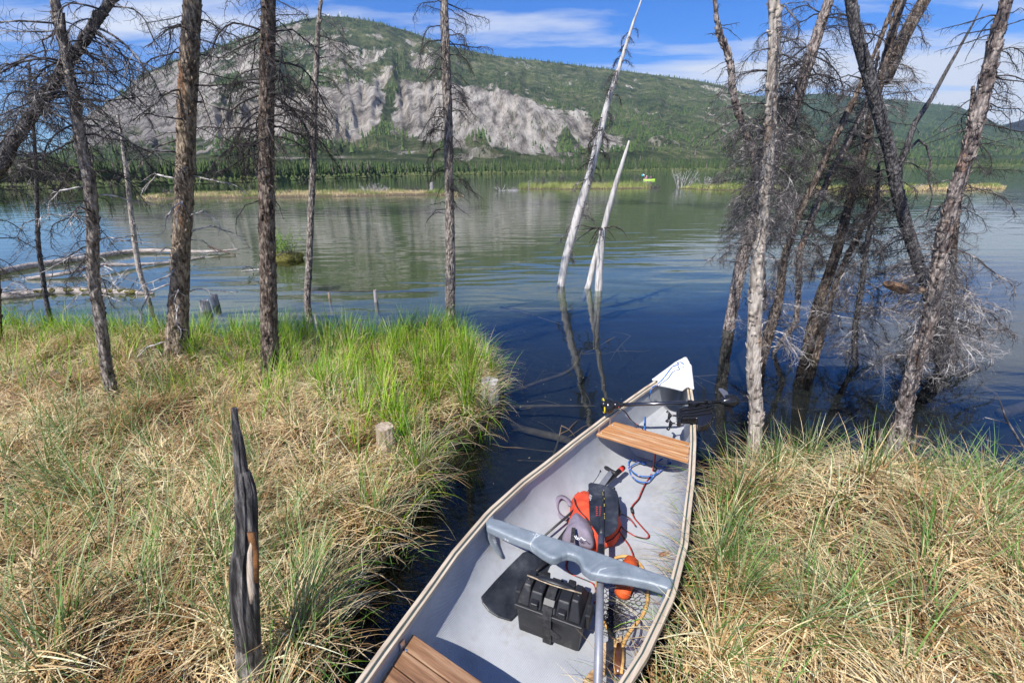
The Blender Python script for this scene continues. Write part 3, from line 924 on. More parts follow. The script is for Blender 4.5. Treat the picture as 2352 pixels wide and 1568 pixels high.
def smooth_poly(pts, vals, n):
    """catmull-rom resample"""
    out = []; ov = []
    m_ = len(pts) - 1
    for i in range(n):
        u = i / (n - 1) * m_; k = min(int(u), m_ - 1); f = u - k
        p = [pts[max(0, k - 1)], pts[k], pts[k + 1], pts[min(m_, k + 2)]]
        q = .5 * ((2 * p[1]) + (p[2] - p[0]) * f + (2 * p[0] - 5 * p[1] + 4 * p[2] - p[3]) * f * f + (3 * p[1] - p[0] - 3 * p[2] + p[3]) * f ** 3)
        out.append(q); ov.append(vals[k] * (1 - f) + vals[k + 1] * f)
    return out, ov


NBR = [0]
def tree(name, label, cat, pts, Y0, mat, brs, dY=0.0, group=None, base_z=-.12, flakes=260, lobes=None, rough=.09, sides=20, extra=None, flare=1.0):
    """pts: photo positions of the trunk from the base up (x, y, width); Y0 its distance, dY how far the top leans away"""
    P_ = []; W_ = []
    ys = [q[1] for q in pts]
    for (x, y, w) in pts:
        f = (ys[0] - y) / max(1, (ys[0] - ys[-1]))
        p = atY(x, y, Y0 + dY * f); P_.append(p); W_.append(w / 2 * depth(p) / FPX * .9 * math.cos(math.atan((x - 1176) / FPX)))
    # root goes down into the ground
    b0 = P_[0].copy(); dn = (P_[0] - P_[1]).normalized()
    if dn.z > -.3: dn = Vector((dn.x, dn.y, -.6)).normalized()
    k = max(.02, (b0.z - base_z) / -dn.z)
    P_.insert(0, b0 + dn * k); W_.insert(0, W_[0] * flare)
    # beyond the top of the frame
    e = (P_[-1] - P_[-2]).normalized()
    if pts[-1][1] <= 2:
        for q in (1.2, 2.6):
            P_.append(P_[-1] + e * 1.2); W_.append(W_[-1] * .8)
    ln = sum((P_[i + 1] - P_[i]).length for i in range(len(P_) - 1))
    sp, sw = smooth_poly(P_, W_, max(24, int(ln / .05)))
    root = thing(name, label, cat, (sp[0].x, sp[0].y, max(sp[0].z, 0)), 0, group)
    mb = MB()
    sc_ = 1 / max(.03, sum(sw) / len(sw))
    mb.tube(sp, sw, sides, nz=rough, nscale=min(22, sc_ * .9), lobes=lobes)
    r_ = random.Random(int(pts[0][0] * 7 + pts[0][1]))
    for _ in range(flakes):          # loose bark scales standing off the trunk
        t = r_.random(); c = interp(sp, t); w = sw[min(int(t * len(sw)), len(sw) - 1)]
        d2 = (interp(sp, min(1, t + .02)) - interp(sp, max(0, t - .02))).normalized()
        s = d2.orthogonal().normalized(); s.rotate(Matrix.Rotation(r_.uniform(0, 6.3), 3, d2)); tt = d2.cross(s)
        a = r_.uniform(.006, .018); l = r_.uniform(.008, .026); off = r_.uniform(.002, .012)
        q0 = c + s * w * .97
        mb.add([q0 - tt * a - d2 * l, q0 + tt * a - d2 * l, q0 + tt * a * .7 + d2 * l + s * off, q0 - tt * a * .7 + d2 * l + s * off,
                q0 - tt * a - d2 * l - s * .004, q0 + tt * a - d2 * l - s * .004, q0 + tt * a * .7 + d2 * l + s * (off - .004), q0 - tt * a * .7 + d2 * l + s * (off - .004)],
               [(0, 1, 2, 3), (7, 6, 5, 4), (0, 4, 5, 1), (1, 5, 6, 2), (2, 6, 7, 3), (3, 7, 4, 0)])
    if extra: extra(mb)
    mb.build('trunk', M[mat], root, smooth=True)
    inv = WORLD[root.name].inverted()
    nb = 0
    for (y0, y1, cnt, ln_, kind, mname, *opt) in brs:
        pref = opt[0] if opt else None      # preferred compass direction (radians) and spread
        for i in range(cnt):
            if nb >= 98: break
            yy = y0 + (y1 - y0) * (i + r_.random()) / cnt
            # parameter on the trunk for that photo height
            best = min(range(len(sp)), key=lambda q: abs(784 - FPX * float((np.array(sp[q]) - CC) @ CU) / depth(sp[q]) - yy) if depth(sp[q]) > .2 else 1e9)
            if yy < 0: best = min(len(sp) - 1, int(len(sp) * .93) + r_.randint(-2, 1))
            p = sp[best]
            a = r_.uniform(0, 6.283) if pref is None else r_.gauss(pref[0], pref[1])
            L = ln_ * r_.uniform(.55, 1.25)
            me = r_.choice(LIB[kind, mname])
            o = bpy.data.objects.new('branch', me); COL.objects.link(o); o.parent = root
            start = p + Vector((math.cos(a), math.sin(a), 0)) * sw[best] * .7
            Mx = Matrix.Translation(start) @ Matrix.Rotation(a, 4, 'Z') @ Matrix.Rotation(r_.uniform(-.25, .35), 4, 'Y') @ Matrix.Rotation(r_.uniform(-.5, .5), 4, 'X') @ Matrix.Diagonal((L, L, L, 1))
            if L < .45:
                Mx = Mx @ Matrix.Diagonal((1, 1.0, 1.0, 1))
            o.matrix_local = inv @ Mx
            nb += 1; NBR[0] += 1
    return root


G1 = 'dead spruces standing on the left bank'
G2 = 'thicket of leaning dead spruces in the water on the right'
D, Gy, W_ = 'twig_dark', 'twig_grey', 'twig_white'
tree('dead_spruce', 'dark leaning dead spruce that slants up out of the left edge of the photo', 'tree',
     [(-230, 640, 46), (-100, 490, 44), (0, 385, 42), (30, 325, 40), (85, 250, 37), (130, 185, 34), (185, 105, 30), (222, 45, 27), (256, 0, 24)], 3.3, 'bark_smooth',
     [(390, 60, 20, 0.47, 'curl', Gy), (250, 0, 15, 0.51, 'droop', Gy), (350, 0, 12, 0.42, 'droop', D), (-1, -2, 8, 0.59, 'droop', D)], dY=.3, group=G1)
tree('dead_spruce', 'twiggy dead spruce crossing behind the slanting trunk, rooted in straw', 'tree',
     [(262, 925, 36), (246, 850, 32), (232, 745, 33), (215, 640, 35), (213, 520, 36), (205, 420, 36), (186, 330, 34), (171, 230, 30), (152, 130, 32), (138, 60, 32), (125, 0, 30)], 3.4, 'bark_grey',
     [(40, 300, 20, 0.51, 'curl', Gy), (100, 420, 12, 0.47, 'droop', D), (380, 640, 20, 0.36, 'droop', D), (420, 700, 11, 0.34, 'bare', W_), (-1, -2, 8, 0.59, 'droop', D)], group=G1)
tree('dead_spruce', 'thin grey dead sapling with a tangled dark crown, left of the water log', 'tree',
     [(120, 755, 18), (106, 690, 14), (96, 620, 15), (88, 560, 14), (85, 470, 13), (82, 380, 12), (76, 280, 10), (70, 200, 8), (66, 140, 5)], 5.7, 'bark_smooth',
     [(150, 420, 41, 0.53, 'dense', D), (300, 620, 16, 0.42, 'curl', Gy)], group=G1, flakes=60)
tree('dead_spruce', 'thickest light brown dead trunk on the left bank, scaly bark, pale dead limbs low down', 'tree',
     [(408, 850, 84), (406, 790, 66), (409, 720, 56), (414, 600, 51), (420, 500, 51), (425, 400, 51), (429, 250, 52), (436, 120, 51), (442, 0, 49)], 4.2, 'bark_brown',
     [(30, 150, 9, 0.42, 'droop', D), (0, 260, 11, 0.47, 'curl', D), (200, 420, 11, 0.51, 'bare', Gy), (380, 780, 15, 0.51, 'bare', W_), (-1, -2, 9, 0.77, 'droop', D)], group=G1, lobes=(.22, 5, .4), flakes=620, rough=.1)
tree('dead_spruce', 'slender spotted dead trunk standing in the water between the two left trunks', 'tree',
     [(336, 672, 13), (320, 620, 15), (310, 560, 15), (300, 480, 14), (291, 400, 13), (281, 330, 10), (270, 262, 4)], 7.6, 'bark_pale',
     [(270, 440, 12, 0.51, 'droop', D), (400, 660, 11, 0.51, 'bare', Gy)], group=G1, flakes=50)
tree('dead_spruce', 'straight dark brown dead trunk with orange resin patches, second thick one from the left', 'tree',
     [(620, 880, 50), (619, 780, 45), (615, 600, 43), (612, 450, 42), (612, 300, 41), (614, 150, 40), (617, 0, 38)], 3.8, 'bark_dark',
     [(60, 380, 18, 0.53, 'droop', D), (150, 330, 12, 0.51, 'dense', D, (0.0, .5)), (180, 360, 11, 0.51, 'droop', D, (3.1, .5)), (0, 80, 11, 0.47, 'curl', D), (360, 480, 5, 0.42, 'bare', D), (-1, -2, 11, 0.77, 'dense', D)], group=G1, flakes=620, rough=.1, lobes=(.1, 5, 1))
tree('dead_spruce', 'thin dark curved dead trunk with a white foot, right of the straight brown trunk', 'tree',
     [(711, 738, 19), (706, 690, 18), (709, 620, 18), (714, 500, 17), (719, 380, 17), (722, 240, 17), (727, 140, 14), (731, 60, 12), (737, 0, 9)], 6.1, 'bark_grey',
     [(20, 220, 11, 0.47, 'droop', Gy, (0.1, .5)), (100, 420, 11, 0.26, 'stub', D), (250, 340, 5, 0.51, 'bare', Gy)], group=G1, flakes=160)
tree('dead_spruce', 'dead spruce with short drooping side branches at the green tip of the left bank', 'tree',
     [(1034, 728, 24), (1034, 650, 26), (1034, 550, 24), (1031, 400, 23), (1028, 250, 24), (1023, 120, 24), (1020, 0, 20)], 6.0, 'bark_grey',
     [(0, 110, 11, 0.47, 'droop', D), (90, 280, 20, 0.42, 'droop', D), (220, 440, 24, 0.36, 'dense', D), (400, 500, 9, 0.38, 'bare', D), (500, 640, 11, 0.14, 'stub', D), (-1, -2, 5, 0.59, 'droop', D)], group=G1, flakes=420, rough=.12)
tree('dead_spruce', 'dark trunk cut off by the left edge of the photo above the straw', 'tree',
     [(-4, 790, 24), (-6, 720, 22), (-8, 640, 22), (-14, 500, 20), (-20, 300, 18), (-25, 0, 14)], 4.6, 'bark_dark', [(300, 700, 15, 0.38, 'curl', D), (540, 640, 4, 0.30, 'droop', D)], group=G1, flakes=60)

tree('dead_snag', 'tall bleached snag leaning right, rising from open water to the top of the photo', 'snag',
     [(1290, 645, 19), (1298, 600, 20), (1320, 520, 22), (1337, 460, 22), (1355, 400, 20), (1375, 320, 18), (1395, 240, 15), (1412, 185, 13), (1430, 130, 10), (1452, 60, 7), (1473, 1, 4)], 8.1, 'snag',
     [(60, 240, 15, 0.32, 'droop2', D), (240, 420, 20, 0.36, 'droop2', D), (400, 600, 11, 0.34, 'droop2', Gy)], group='bleached snags in open water', flakes=0, rough=.05, sides=14)
def leg(mb):
    pts = [atY(1353, 652, 7.9), atY(1362, 610, 7.9), atY(1376, 560, 7.9), atY(1388, 525, 7.9)]
    pts.insert(0, pts[0] + Vector((-.1, 0, -.3)))
    mb.tube(pts, [.05, .052, .05, .045, .035], 12, nz=.06)
    e = [atY(1398, 480, 7.75), atY(1415, 420, 7.7), atY(1431, 370, 7.65), atY(1445, 323, 7.6)]
    mb.tube([atY(1381, 560, 7.8), atY(1388, 520, 7.8)] + e, [.05, .05, .046, .04, .03, .012], 12, nz=.06)
tree('dead_snag', 'shorter forked bleached snag with a broken elbow, right of the tall snag', 'snag',
     [(1375, 658, 20), (1376, 630, 18), (1379, 590, 17), (1382, 550, 17), (1383, 524, 15)], 7.75, 'snag', [(530, 600, 5, 0.21, 'stub', D), (330, 460, 9, 0.42, 'bare2', D)], group='bleached snags in open water', flakes=0, extra=leg, rough=.05, sides=14)

# right hand thicket
tree('dead_spruce', 'nearest right trunk beside the canoe bow, bark peeled off its pale lower half', 'tree',
     [(1729, 1065, 42), (1735, 981, 37), (1737, 942, 37), (1731, 864, 38), (1733, 746, 38), (1737, 649, 37), (1743, 571, 36), (1749, 545, 34), (1756, 449, 32), (1768, 352, 32), (1770, 254, 31), (1776, 156, 33), (1780, 78, 32), (1778, 0, 32)], 2.68, 'bark_pale',
     [(0, 260, 18, 0.26, 'droop', Gy), (60, 330, 10, 0.26, 'droop', D), (240, 600, 34, 0.26, 'dense', Gy), (300, 620, 20, 0.24, 'curl', Gy), (560, 1030, 12, 0.07, 'stub', Gy)], group=G2, flakes=260, rough=.03, base_z=0)
tree('dead_spruce', 'thin crooked trunk left of the peeled one, bending away at the top', 'tree',
     [(1748, 560, 18), (1745, 480, 18), (1737, 391, 18), (1725, 332, 18), (1705, 285, 17), (1684, 215, 15), (1678, 148, 14), (1664, 105, 13), (1651, 70, 12), (1641, 0, 10)], 3.2, 'bark_purple',
     [(20, 220, 10, 0.18, 'bare', D), (250, 540, 51, 0.24, 'dense', Gy), (300, 520, 16, 0.26, 'curl', Gy)], group=G2, flakes=240, base_z=1.0)
tree('dead_spruce', 'long leaning trunk standing in the water left of and behind the peeled one', 'tree',
     [(1682, 712, 30), (1688, 680, 30), (1700, 620, 34), (1717, 551, 34), (1745, 470, 32), (1778, 380, 30), (1806, 300, 30), (1830, 234, 30), (1846, 176, 31), (1862, 129, 32), (1881, 70, 30), (1904, 0, 28)], 5.6, 'bark_purple',
     [(0, 200, 24, 0.50, 'droop', D), (120, 400, 37, 0.54, 'dense', D), (280, 560, 38, 0.47, 'dense', Gy)], group=G2, flakes=420, rough=.11)
tree('dead_spruce', 'slim dark trunk slanting up right from the light foot behind the peeled one', 'tree',
     [(1752, 815, 28), (1766, 765, 30), (1778, 727, 28), (1790, 680, 24), (1800, 600, 20), (1825, 520, 18), (1850, 460, 18), (1881, 398, 18), (1905, 344, 18), (1936, 281, 17), (1959, 234, 15), (1983, 180, 14), (2006, 129, 11), (2034, 59, 12), (2057, 0, 12)], 4.5, 'bark_dark',
     [(300, 560, 24, .36, 'dense', D), (420, 800, 34, .38, 'dense', Gy), (100, 300, 8, .34, 'bare', D), (600, 810, 14, .4, 'curl', W_)], group=G2, flakes=260)
def fork(mb):
    Yb = 5.0
    pts = [atY(2032, 190, Yb), atY(2050, 145, Yb), atY(2074, 90, Yb), atY(2095, 50, Yb), atY(2124, 0, Yb), atY(2165, -90, Yb)]
    mb.tube(pts, [.05, .055, .055, .055, .05, .04], 14, nz=.12, nscale=14)
tree('dead_spruce', 'forked trunk in the middle of the right thicket with dark water at its foot', 'tree',
     [(1864, 778, 40), (1872, 735, 36), (1881, 696, 33), (1905, 629, 29), (1922, 575, 28), (1938, 515, 26), (1956, 449, 25), (1967, 398, 25), (1991, 332, 25), (1999, 273, 24), (2018, 203, 24), (2026, 168, 24), (2041, 109, 24), (2057, 47, 25), (2073, 0, 26)], 4.85, 'bark_dark',
     [(0, 240, 22, 0.36, 'droop', Gy, (0.0, .6)), (230, 520, 37, 0.36, 'dense', D), (340, 640, 38, 0.32, 'dense', Gy), (600, 720, 9, 0.22, 'curl', D)], group=G2, flakes=380, extra=fork, rough=.11)
tree('dead_spruce', 'furry twig covered trunk between the forked and the slim dark trunk', 'tree',
     [(1782, 803, 12), (1806, 768, 12), (1828, 735, 14), (1833, 660, 16), (1838, 580, 18), (1862, 510, 18), (1897, 425, 18), (1925, 370, 18), (1944, 332, 18), (1970, 280, 16), (1991, 234, 14), (2008, 170, 9), (2018, 120, 4)], 4.75, 'bark_purple',
     [(150, 420, 59, 0.30, 'dense', Gy), (380, 640, 44, 0.30, 'dense', D), (620, 780, 16, 0.22, 'curl', W_)], group=G2, flakes=200)
tree('dead_spruce', 'short leaning trunk that props against the forked one from the right', 'tree',
     [(1885, 775, 20), (1905, 700, 18), (1928, 629, 17), (1956, 571, 16), (1980, 525, 14), (1998, 480, 12), (2014, 430, 8), (2022, 400, 4)], 4.6, 'bark_dark',
     [(420, 740, 62, 0.27, 'dense', Gy)], group=G2, flakes=120)
tree('dead_spruce', 'thin upright stem in shallow water right of the forked trunk', 'tree',
     [(1965, 826, 14), (1963, 790, 15), (1965, 746, 16), (1974, 690, 16), (1981, 640, 16), (1991, 563, 16), (2003, 510, 15), (2014, 465, 13), (2018, 395, 8), (2020, 350, 4)], 4.35, 'bark_smooth',
     [(380, 560, 20, .3, 'dense', D), (520, 820, 38, .42, 'dense', Gy), (700, 826, 14, .45, 'curl', W_)], group=G2, flakes=80)
def limb(mb):
    Yb = 4.25
    l = [(2062, 422), (2066, 379), (2082, 340), (2100, 285), (2120, 255), (2139, 227), (2170, 170), (2202, 113), (2232, 60), (2258, 10)]
    mb.tube([atY(x, y, Yb) for x, y in l], [.03, .026, .024, .022, .02, .017, .014, .011, .008, .003], 8, nz=.1, nscale=20)
    l = [(2066, 385), (2084, 345), (2110, 322), (2128, 335), (2138, 370), (2132, 410), (2142, 450), (2128, 500)]
    mb.tube([atY(x, y, Yb) for x, y in l], [.018, .015, .012, .010, .009, .008, .006, .004], 6, nz=.1, nscale=20)
tree('dead_spruce', 'smooth charcoal trunk leaning left at the top, with a bare limb pointing up right', 'tree',
     [(2168, 848, 44), (2160, 800, 42), (2150, 740, 38), (2131, 668, 36), (2114, 620, 34), (2100, 577, 34), (2073, 488, 36), (2057, 422, 36), (2045, 352, 37), (2026, 285, 38), (2006, 215, 37), (1987, 145, 35), (1967, 78, 34), (1954, 0, 32)], 4.15, 'bark_smooth',
     [(0, 120, 5, .35, 'bare', D), (150, 440, 12, .4, 'bare', D), (300, 620, 22, .4, 'droop', D), (540, 820, 26, .45, 'dense', Gy), (600, 800, 10, .55, 'curl', W_)], group=G2, flakes=160, extra=limb, rough=.05)
def roots(mb):
    Yb = 2.72
    for l, r in (([(2085, 1010), (2110, 1022), (2140, 1030), (2165, 1040), (2172, 1055)], .012), ([(2090, 1040), (2115, 1052), (2140, 1062)], .010), ([(2030, 1030), (2022, 1010), (2026, 985)], .014), ([(2100, 1000), (2130, 1006), (2150, 1022)], .008), ([(2030, 1045), (2005, 1040)], .012)):
        mb.tube([atY(x, y, Yb) for x, y in l], [r * (1 - .7 * i / len(l)) for i in range(len(l))], 7, nz=.2, nscale=25)
tree('dead_spruce', 'rightmost big leaning trunk with rugged bark and a splayed root foot by the sedge', 'tree',
     [(2057, 1045, 66), (2064, 1000, 52), (2072, 965, 46), (2084, 903, 44), (2104, 824, 46), (2131, 746, 42), (2151, 649, 40), (2158, 590, 41), (2166, 547, 43), (2182, 488, 44), (2205, 410, 44), (2229, 332, 43), (2252, 242, 44), (2272, 156, 42), (2291, 78, 39), (2313, 0, 38)], 2.8, 'bark_purple',
     [(0, 330, 33, 0.24, 'bare', D), (120, 520, 24, 0.24, 'droop', D, (0.1, .9)), (420, 700, 16, 0.26, 'curl', Gy), (560, 860, 30, 0.27, 'dense', Gy), (600, 800, 6, .34, 'curl', W_)], group=G2, flakes=640, rough=.13, extra=roots, lobes=(.25, 5, 0), base_z=0)
tree('dead_spruce', 'hidden trunk with a dark wet foot directly behind the rightmost trunk', 'tree',
     [(2180, 840, 34), (2178, 800, 32), (2176, 746, 28), (2184, 680, 20), (2190, 600, 18), (2196, 520, 17), (2206, 440, 16), (2220, 330, 13), (2236, 200, 9)], 4.45, 'bark_dark',
     [(430, 740, 24, .42, 'curl', Gy), (560, 830, 18, .55, 'dense', Gy), (600, 820, 14, .7, 'curl', W_), (620, 800, 14, .6, 'droop', Gy, (3.0, .7))], group=G2, flakes=100)
# broken stub in the thicket
mb = MB(); mb.tube([atY(2125, 668, 3.25), atY(2095, 664, 3.2), atY(2070, 662, 3.15), atY(2048, 655, 3.1), atY(2040, 650, 3.08)], [.03, .05, .056, .05, .03], 14, nz=.3, nscale=16, flat=.7)
single(mb, 'broken_log', simple('rotten_wood', [(.35, (.05, .03, .02)), (.5, (.2, .11, .06)), (.66, (.42, .27, .16))], scale=14, rough=.9, bump=1.5, bscale=30), 'short broken log end with a tan hollow, caught in the twigs of the right thicket', 'log')
print('branches', NBR[0])
# ------------------------------------------------------------------ water logs, stumps and posts
def c3(x, y, z=.06): return at(1071.8 + .3359 * x, 1041.2 + .3359 * y, z)
def c2(x, y, z=.3): return at(1286.2 + .2344 * x, 796.2 + .2344 * y, z)


def post(name, label, cat, px, py, w, top, mat, z0=0.0, group=None, jag=.02, taper=.85, lean=(0, 0), sides=14, nz=.12):
    b0 = at(px, py, z0); r = w / 2 * depth(b0) / FPX
    # height from the photo position of the top
    d = ray(px, top); h = CH + d[2] * (b0.y / d[1]) - z0
    mb = MB(); n = 8
    r_ = random.Random(int(px * 3 + py))
    pts = [b0 + Vector((lean[0] * t * h, lean[1] * t * h, -.3 + (h + .3) * t)) for t in [i / n for i in range(n + 1)]]
    mb.tube(pts, [r * (1.15 - (1.15 - taper) * i / n) for i in range(n + 1)], sides, nz=nz, nscale=14, lobes=(.25, 4, 1))
    top_i = range(n * sides, (n + 1) * sides)
    for q in top_i:
        v = mb.v[q]; mb.v[q] = (v[0], v[1], v[2] + r_.uniform(-jag, jag))
    return single(mb, name, M[mat], label, cat, group, smooth=False)


post('tree_stump', 'jagged grey stump standing in blue water behind the thickest left trunk', 'stump', 474, 714, 23, 690, 'stumpg', group='old stumps in the lake', jag=.03)
post('tree_stump', 'white topped broken stub in the water just behind the jagged grey stump', 'stump', 496, 700, 17, 676, 'stumpg', group='old stumps in the lake', jag=.01)
post('tree_stump', 'small pointed grey post in the water between the thin curved trunk and the bank tip', 'stump', 864, 693, 11, 666, 'stumpg', group='old stumps in the lake', jag=.012, taper=.55)
post('tree_stump', 'tiny tan stub poking out of the water left of the pointed grey post', 'stump', 757, 684, 6, 672, 'stump', group='old stumps in the lake', jag=.006)
post('tree_stump', 'short white stub at the foot of the thin curved trunk', 'stump', 728, 742, 8, 722, 'snag', group='old stumps in the lake', jag=.01)
post('tree_stump', 'broken grey stump on the long marsh island, seen left of the tip tree', 'stump', 992, 440, 9, 420, 'stumpg', group='old stumps in the lake', jag=.1, z0=0.05)
post('tree_stump', 'sawn pale stump with split bark among the straw near the canoe', 'stump', 888, 1060, 46, 978, 'stump', z0=.05, jag=.006, taper=.86, lean=(.06, 0), nz=.16)
post('tree_stump', 'weathered grey stump on the very tip of the left bank at the waterline', 'stump', 1126, 925, 42, 874, 'stumpg', jag=.015, taper=1.0, nz=.2)
mb = MB(); mb.tube([at(560, 962, .13), at(600, 952, .13), at(640, 945, .14), at(665, 938, .12)], [.045, .05, .048, .03], 12, nz=.15)
single(mb, 'fallen_log', M['stumpg'], 'short grey log lying in the straw behind the charred post', 'log', smooth=True)
mb = MB(); mb.tube([at(305, 1010, .16), at(318, 1000, .2), at(335, 998, .19)], [.008, .012, .008], 8, nz=.2)
single(mb, 'broken_stick', M['bark_grey'], 'short crooked stick lying on the straw left of the charred post', 'stick', smooth=True)

# charred post with a split spire
mb = MB()
Yp = 1.15
prof = [(1640, 536, 622), (1568, 541, 612), (1500, 540, 603), (1440, 538, 600), (1400, 530, 598), (1350, 527, 597), (1300, 527, 596), (1268, 531, 596), (1255, 537, 595), (1220, 539, 594), (1180, 539, 594), (1150, 538, 592), (1125, 537, 590),
        (1105, 537, 584), (1088, 537, 578), (1080, 536, 571), (1060, 535, 568), (1030, 534, 564), (1000, 533, 558), (985, 532, 553), (965, 531, 549), (945, 530, 547), (936, 531, 546)]
rows = []
ns = 44
for k_, (y, xl, xr) in enumerate(prof):
    Yc = Yp + .10 * (1568 - y) / 632
    a = atY(xl, y, Yc); b_ = atY(xr, y, Yc); c = (a + b_) / 2; r = (b_ - a).length / 2 * .88
    th_ = r * (.85 if k_ < 12 else .7)
    rows.append([c + Vector((math.cos(2 * math.pi * q / ns) * r * (1 + .09 * mn.noise(Vector((q * .9, k_ * .12, 1))) + .05 * mn.noise(Vector((q * .35, k_ * .5, 5))) - (.16 if (q in (30, 31) and k_ < 13) or (q in (36, 37) and 4 < k_ < 18) else 0)), math.sin(2 * math.pi * q / ns) * th_ * (1 + .12 * mn.noise(Vector((q * .9, k_ * .12, 1))) - (.16 if (q in (30, 31) and k_ < 13) or (q in (36, 37) and 4 < k_ < 18) else 0)), 0)) for q in range(ns)])
vs = [v for rw in rows for v in rw]
fs = [(i * ns + q, i * ns + (q + 1) % ns, (i + 1) * ns + (q + 1) % ns, (i + 1) * ns + q) for i in range(len(rows) - 1) for q in range(ns)]
fs += [tuple(reversed(range(ns))), tuple((len(rows) - 1) * ns + q for q in range(ns))]
mb.add(vs, fs)
cp = thing('charred_post', 'tall split fire blackened post standing in the straw left of the canoe', 'stump', (rows[1][0].x, rows[1][0].y, .05))
nt = M['char'].node_tree; b = nt.nodes['Principled BSDF']; cc = b.inputs['Base Color'].links[0].from_socket
gz = N(nt, 'ShaderNodeTexCoord'); sz = N(nt, 'ShaderNodeSeparateXYZ'); nt.links.new(gz.outputs['Object'], sz.inputs[0])
n_ = N(nt, 'ShaderNodeTexNoise', i_Scale=9.0, i_Detail=6); nt.links.new(gz.outputs['Object'], n_.inputs['Vector'])
ma = N(nt, 'ShaderNodeMath', operation='MULTIPLY_ADD'); nt.links.new(n_.outputs['Fac'], ma.inputs[0]); ma.inputs[1].default_value = .5; nt.links.new(sz.outputs['Z'], ma.inputs[2])
mr = N(nt, 'ShaderNodeMapRange'); nt.links.new(ma.outputs[0], mr.inputs[0]); mr.inputs[1].default_value = .50; mr.inputs[2].default_value = .56
mx = N(nt, 'ShaderNodeMix'); mx.data_type = 'RGBA'; nt.links.new(mr.outputs[0], mx.inputs[0])
st = N(nt, 'ShaderNodeTexNoise', i_Scale=5.0, i_Detail=6); nt.links.new(mapped(nt, (8, 8, .6)), st.inputs['Vector'])
nt.links.new(ramp(nt, st.outputs['Fac'], [(.35, (.09, .08, .07)), (.5, (.3, .27, .23)), (.65, (.45, .42, .37))]), mx.inputs[6]); nt.links.new(cc, mx.inputs[7]); nt.links.new(mx.outputs[2], b.inputs['Base Color'])
mb.build('post_wood', M['char'], cp, smooth=False)
mb = MB()
for l, w_ in (([(577, 1385), (579, 1360), (576, 1330), (575, 1300), (574, 1270), (577, 1245)], .011), ):
    mb.tube([atY(x, y, Yp + .10 * (1568 - y) / 632 - .042) for x, y in l], [w_ * .4, w_, w_ * 1.1, w_, w_ * .8, w_ * .3], 8, flat=.6, nz=.3, nscale=30)
mb.build('bare_wood', M['stump'], cp, smooth=True)['label'] = 'pale bare wood where the char has split off'
mb = MB()
for l, w_ in (([(585, 1335), (587, 1300), (586, 1270), (581, 1245), (576, 1222)], .011),):
    mb.tube([atY(x, y, Yp + .10 * (1568 - y) / 632 - .038) for x, y in l], w_, 8, flat=.6, nz=.4, nscale=40)
M['rust'] = simple('rusty_wood', [(.35, (.06, .025, .008)), (.6, (.22, .09, .02))], scale=20, rough=.7, bump=.8)
mb.build('inner_wood', M['rust'], cp, smooth=True)['label'] = 'rust brown decayed wood inside the split'


def log(label, pts, widths, mat='log', group='fallen trunks floating by the left bank', z=0.02, twigs=0, moss=None, seed=1):
    P_ = [at(x, y, z + (q[2] if len(q) > 2 else 0)) for q in pts for x, y in [(q[0], q[1])]]
    W2 = [w / 2 * depth(p) / FPX for p, w in zip(P_, widths)]
    sp, sw = smooth_poly(P_, W2, 40)
    root = thing('fallen_log', label, 'log', (sp[0].x, sp[0].y, 0), 0, group)
    mb = MB(); mb.tube(sp, sw, 12, nz=.12, nscale=10); mb.build('trunk', M[mat], root, smooth=True)
    r_ = random.Random(seed)
    inv = WORLD[root.name].inverted()
    for i in range(twigs):
        t = .1 + .9 * r_.random(); p = interp(sp, t); a = r_.uniform(0, 6.28); L = r_.uniform(.25, .8)
        o = bpy.data.objects.new('branch', r_.choice(LIB['bare' if r_.random() < .6 else 'curl', 'twig_white' if r_.random() < .7 else 'twig_grey'])); COL.objects.link(o); o.parent = root
        o.matrix_local = inv @ Matrix.Translation(p) @ Matrix.Rotation(a, 4, 'Z') @ Matrix.Rotation(r_.uniform(-1.2, -.1), 4, 'Y') @ Matrix.Diagonal((L, L, L, 1))
    if moss:
        r2 = random.Random(seed + 5)
        for (t0, t1) in moss:
            mb = MB()
            for _ in range(26):
                t = r2.uniform(t0, t1); p = interp(sp, t); w = sw[min(39, int(t * 40))]
                mb.ball(p + Vector((r2.uniform(-w, w), r2.uniform(-w, w), w * .4)), (r2.uniform(.03, .09), r2.uniform(.03, .07), r2.uniform(.02, .045)), seg=8, rings=5, nz=.5, ns=20)
            mb.build('moss', M['moss'], root, smooth=True)
    return root


log('pale mossy floating trunk nearest the left bank, level in the water', [(-60, 690), (60, 676), (150, 668), (250, 670), (352, 674)], [18, 20, 18, 14, 5], twigs=26, moss=[(.3, .55), (.58, .9)], seed=3)
log('long thin white floating trunk reaching right beyond the thickest trunk', [(-60, 640), (60, 612), (200, 592), (300, 578), (380, 576), (470, 578), (548, 573)], [14, 14, 12, 11, 9, 7, 3], z=.06, twigs=16, moss=[(.0, .12)], seed=4)
log('forked grey limb lying in the water between the two floating trunks', [(60, 640, 0), (150, 628, .05), (230, 610, .1), (300, 608, .05), (400, 602, 0), (470, 590, 0)], [8, 9, 9, 8, 6, 3], twigs=14, seed=6)
log('short dark stick crossing the thin end of the white floating trunk', [(478, 566, .14), (505, 574, .08), (540, 586, 0)], [5, 5, 3], mat='bark_dark', seed=8)
log('bare white twiggy branch in the water left of the islet', [(555, 622), (600, 618), (625, 606, .1)], [3, 4, 3], twigs=5, seed=9, mat='snag')

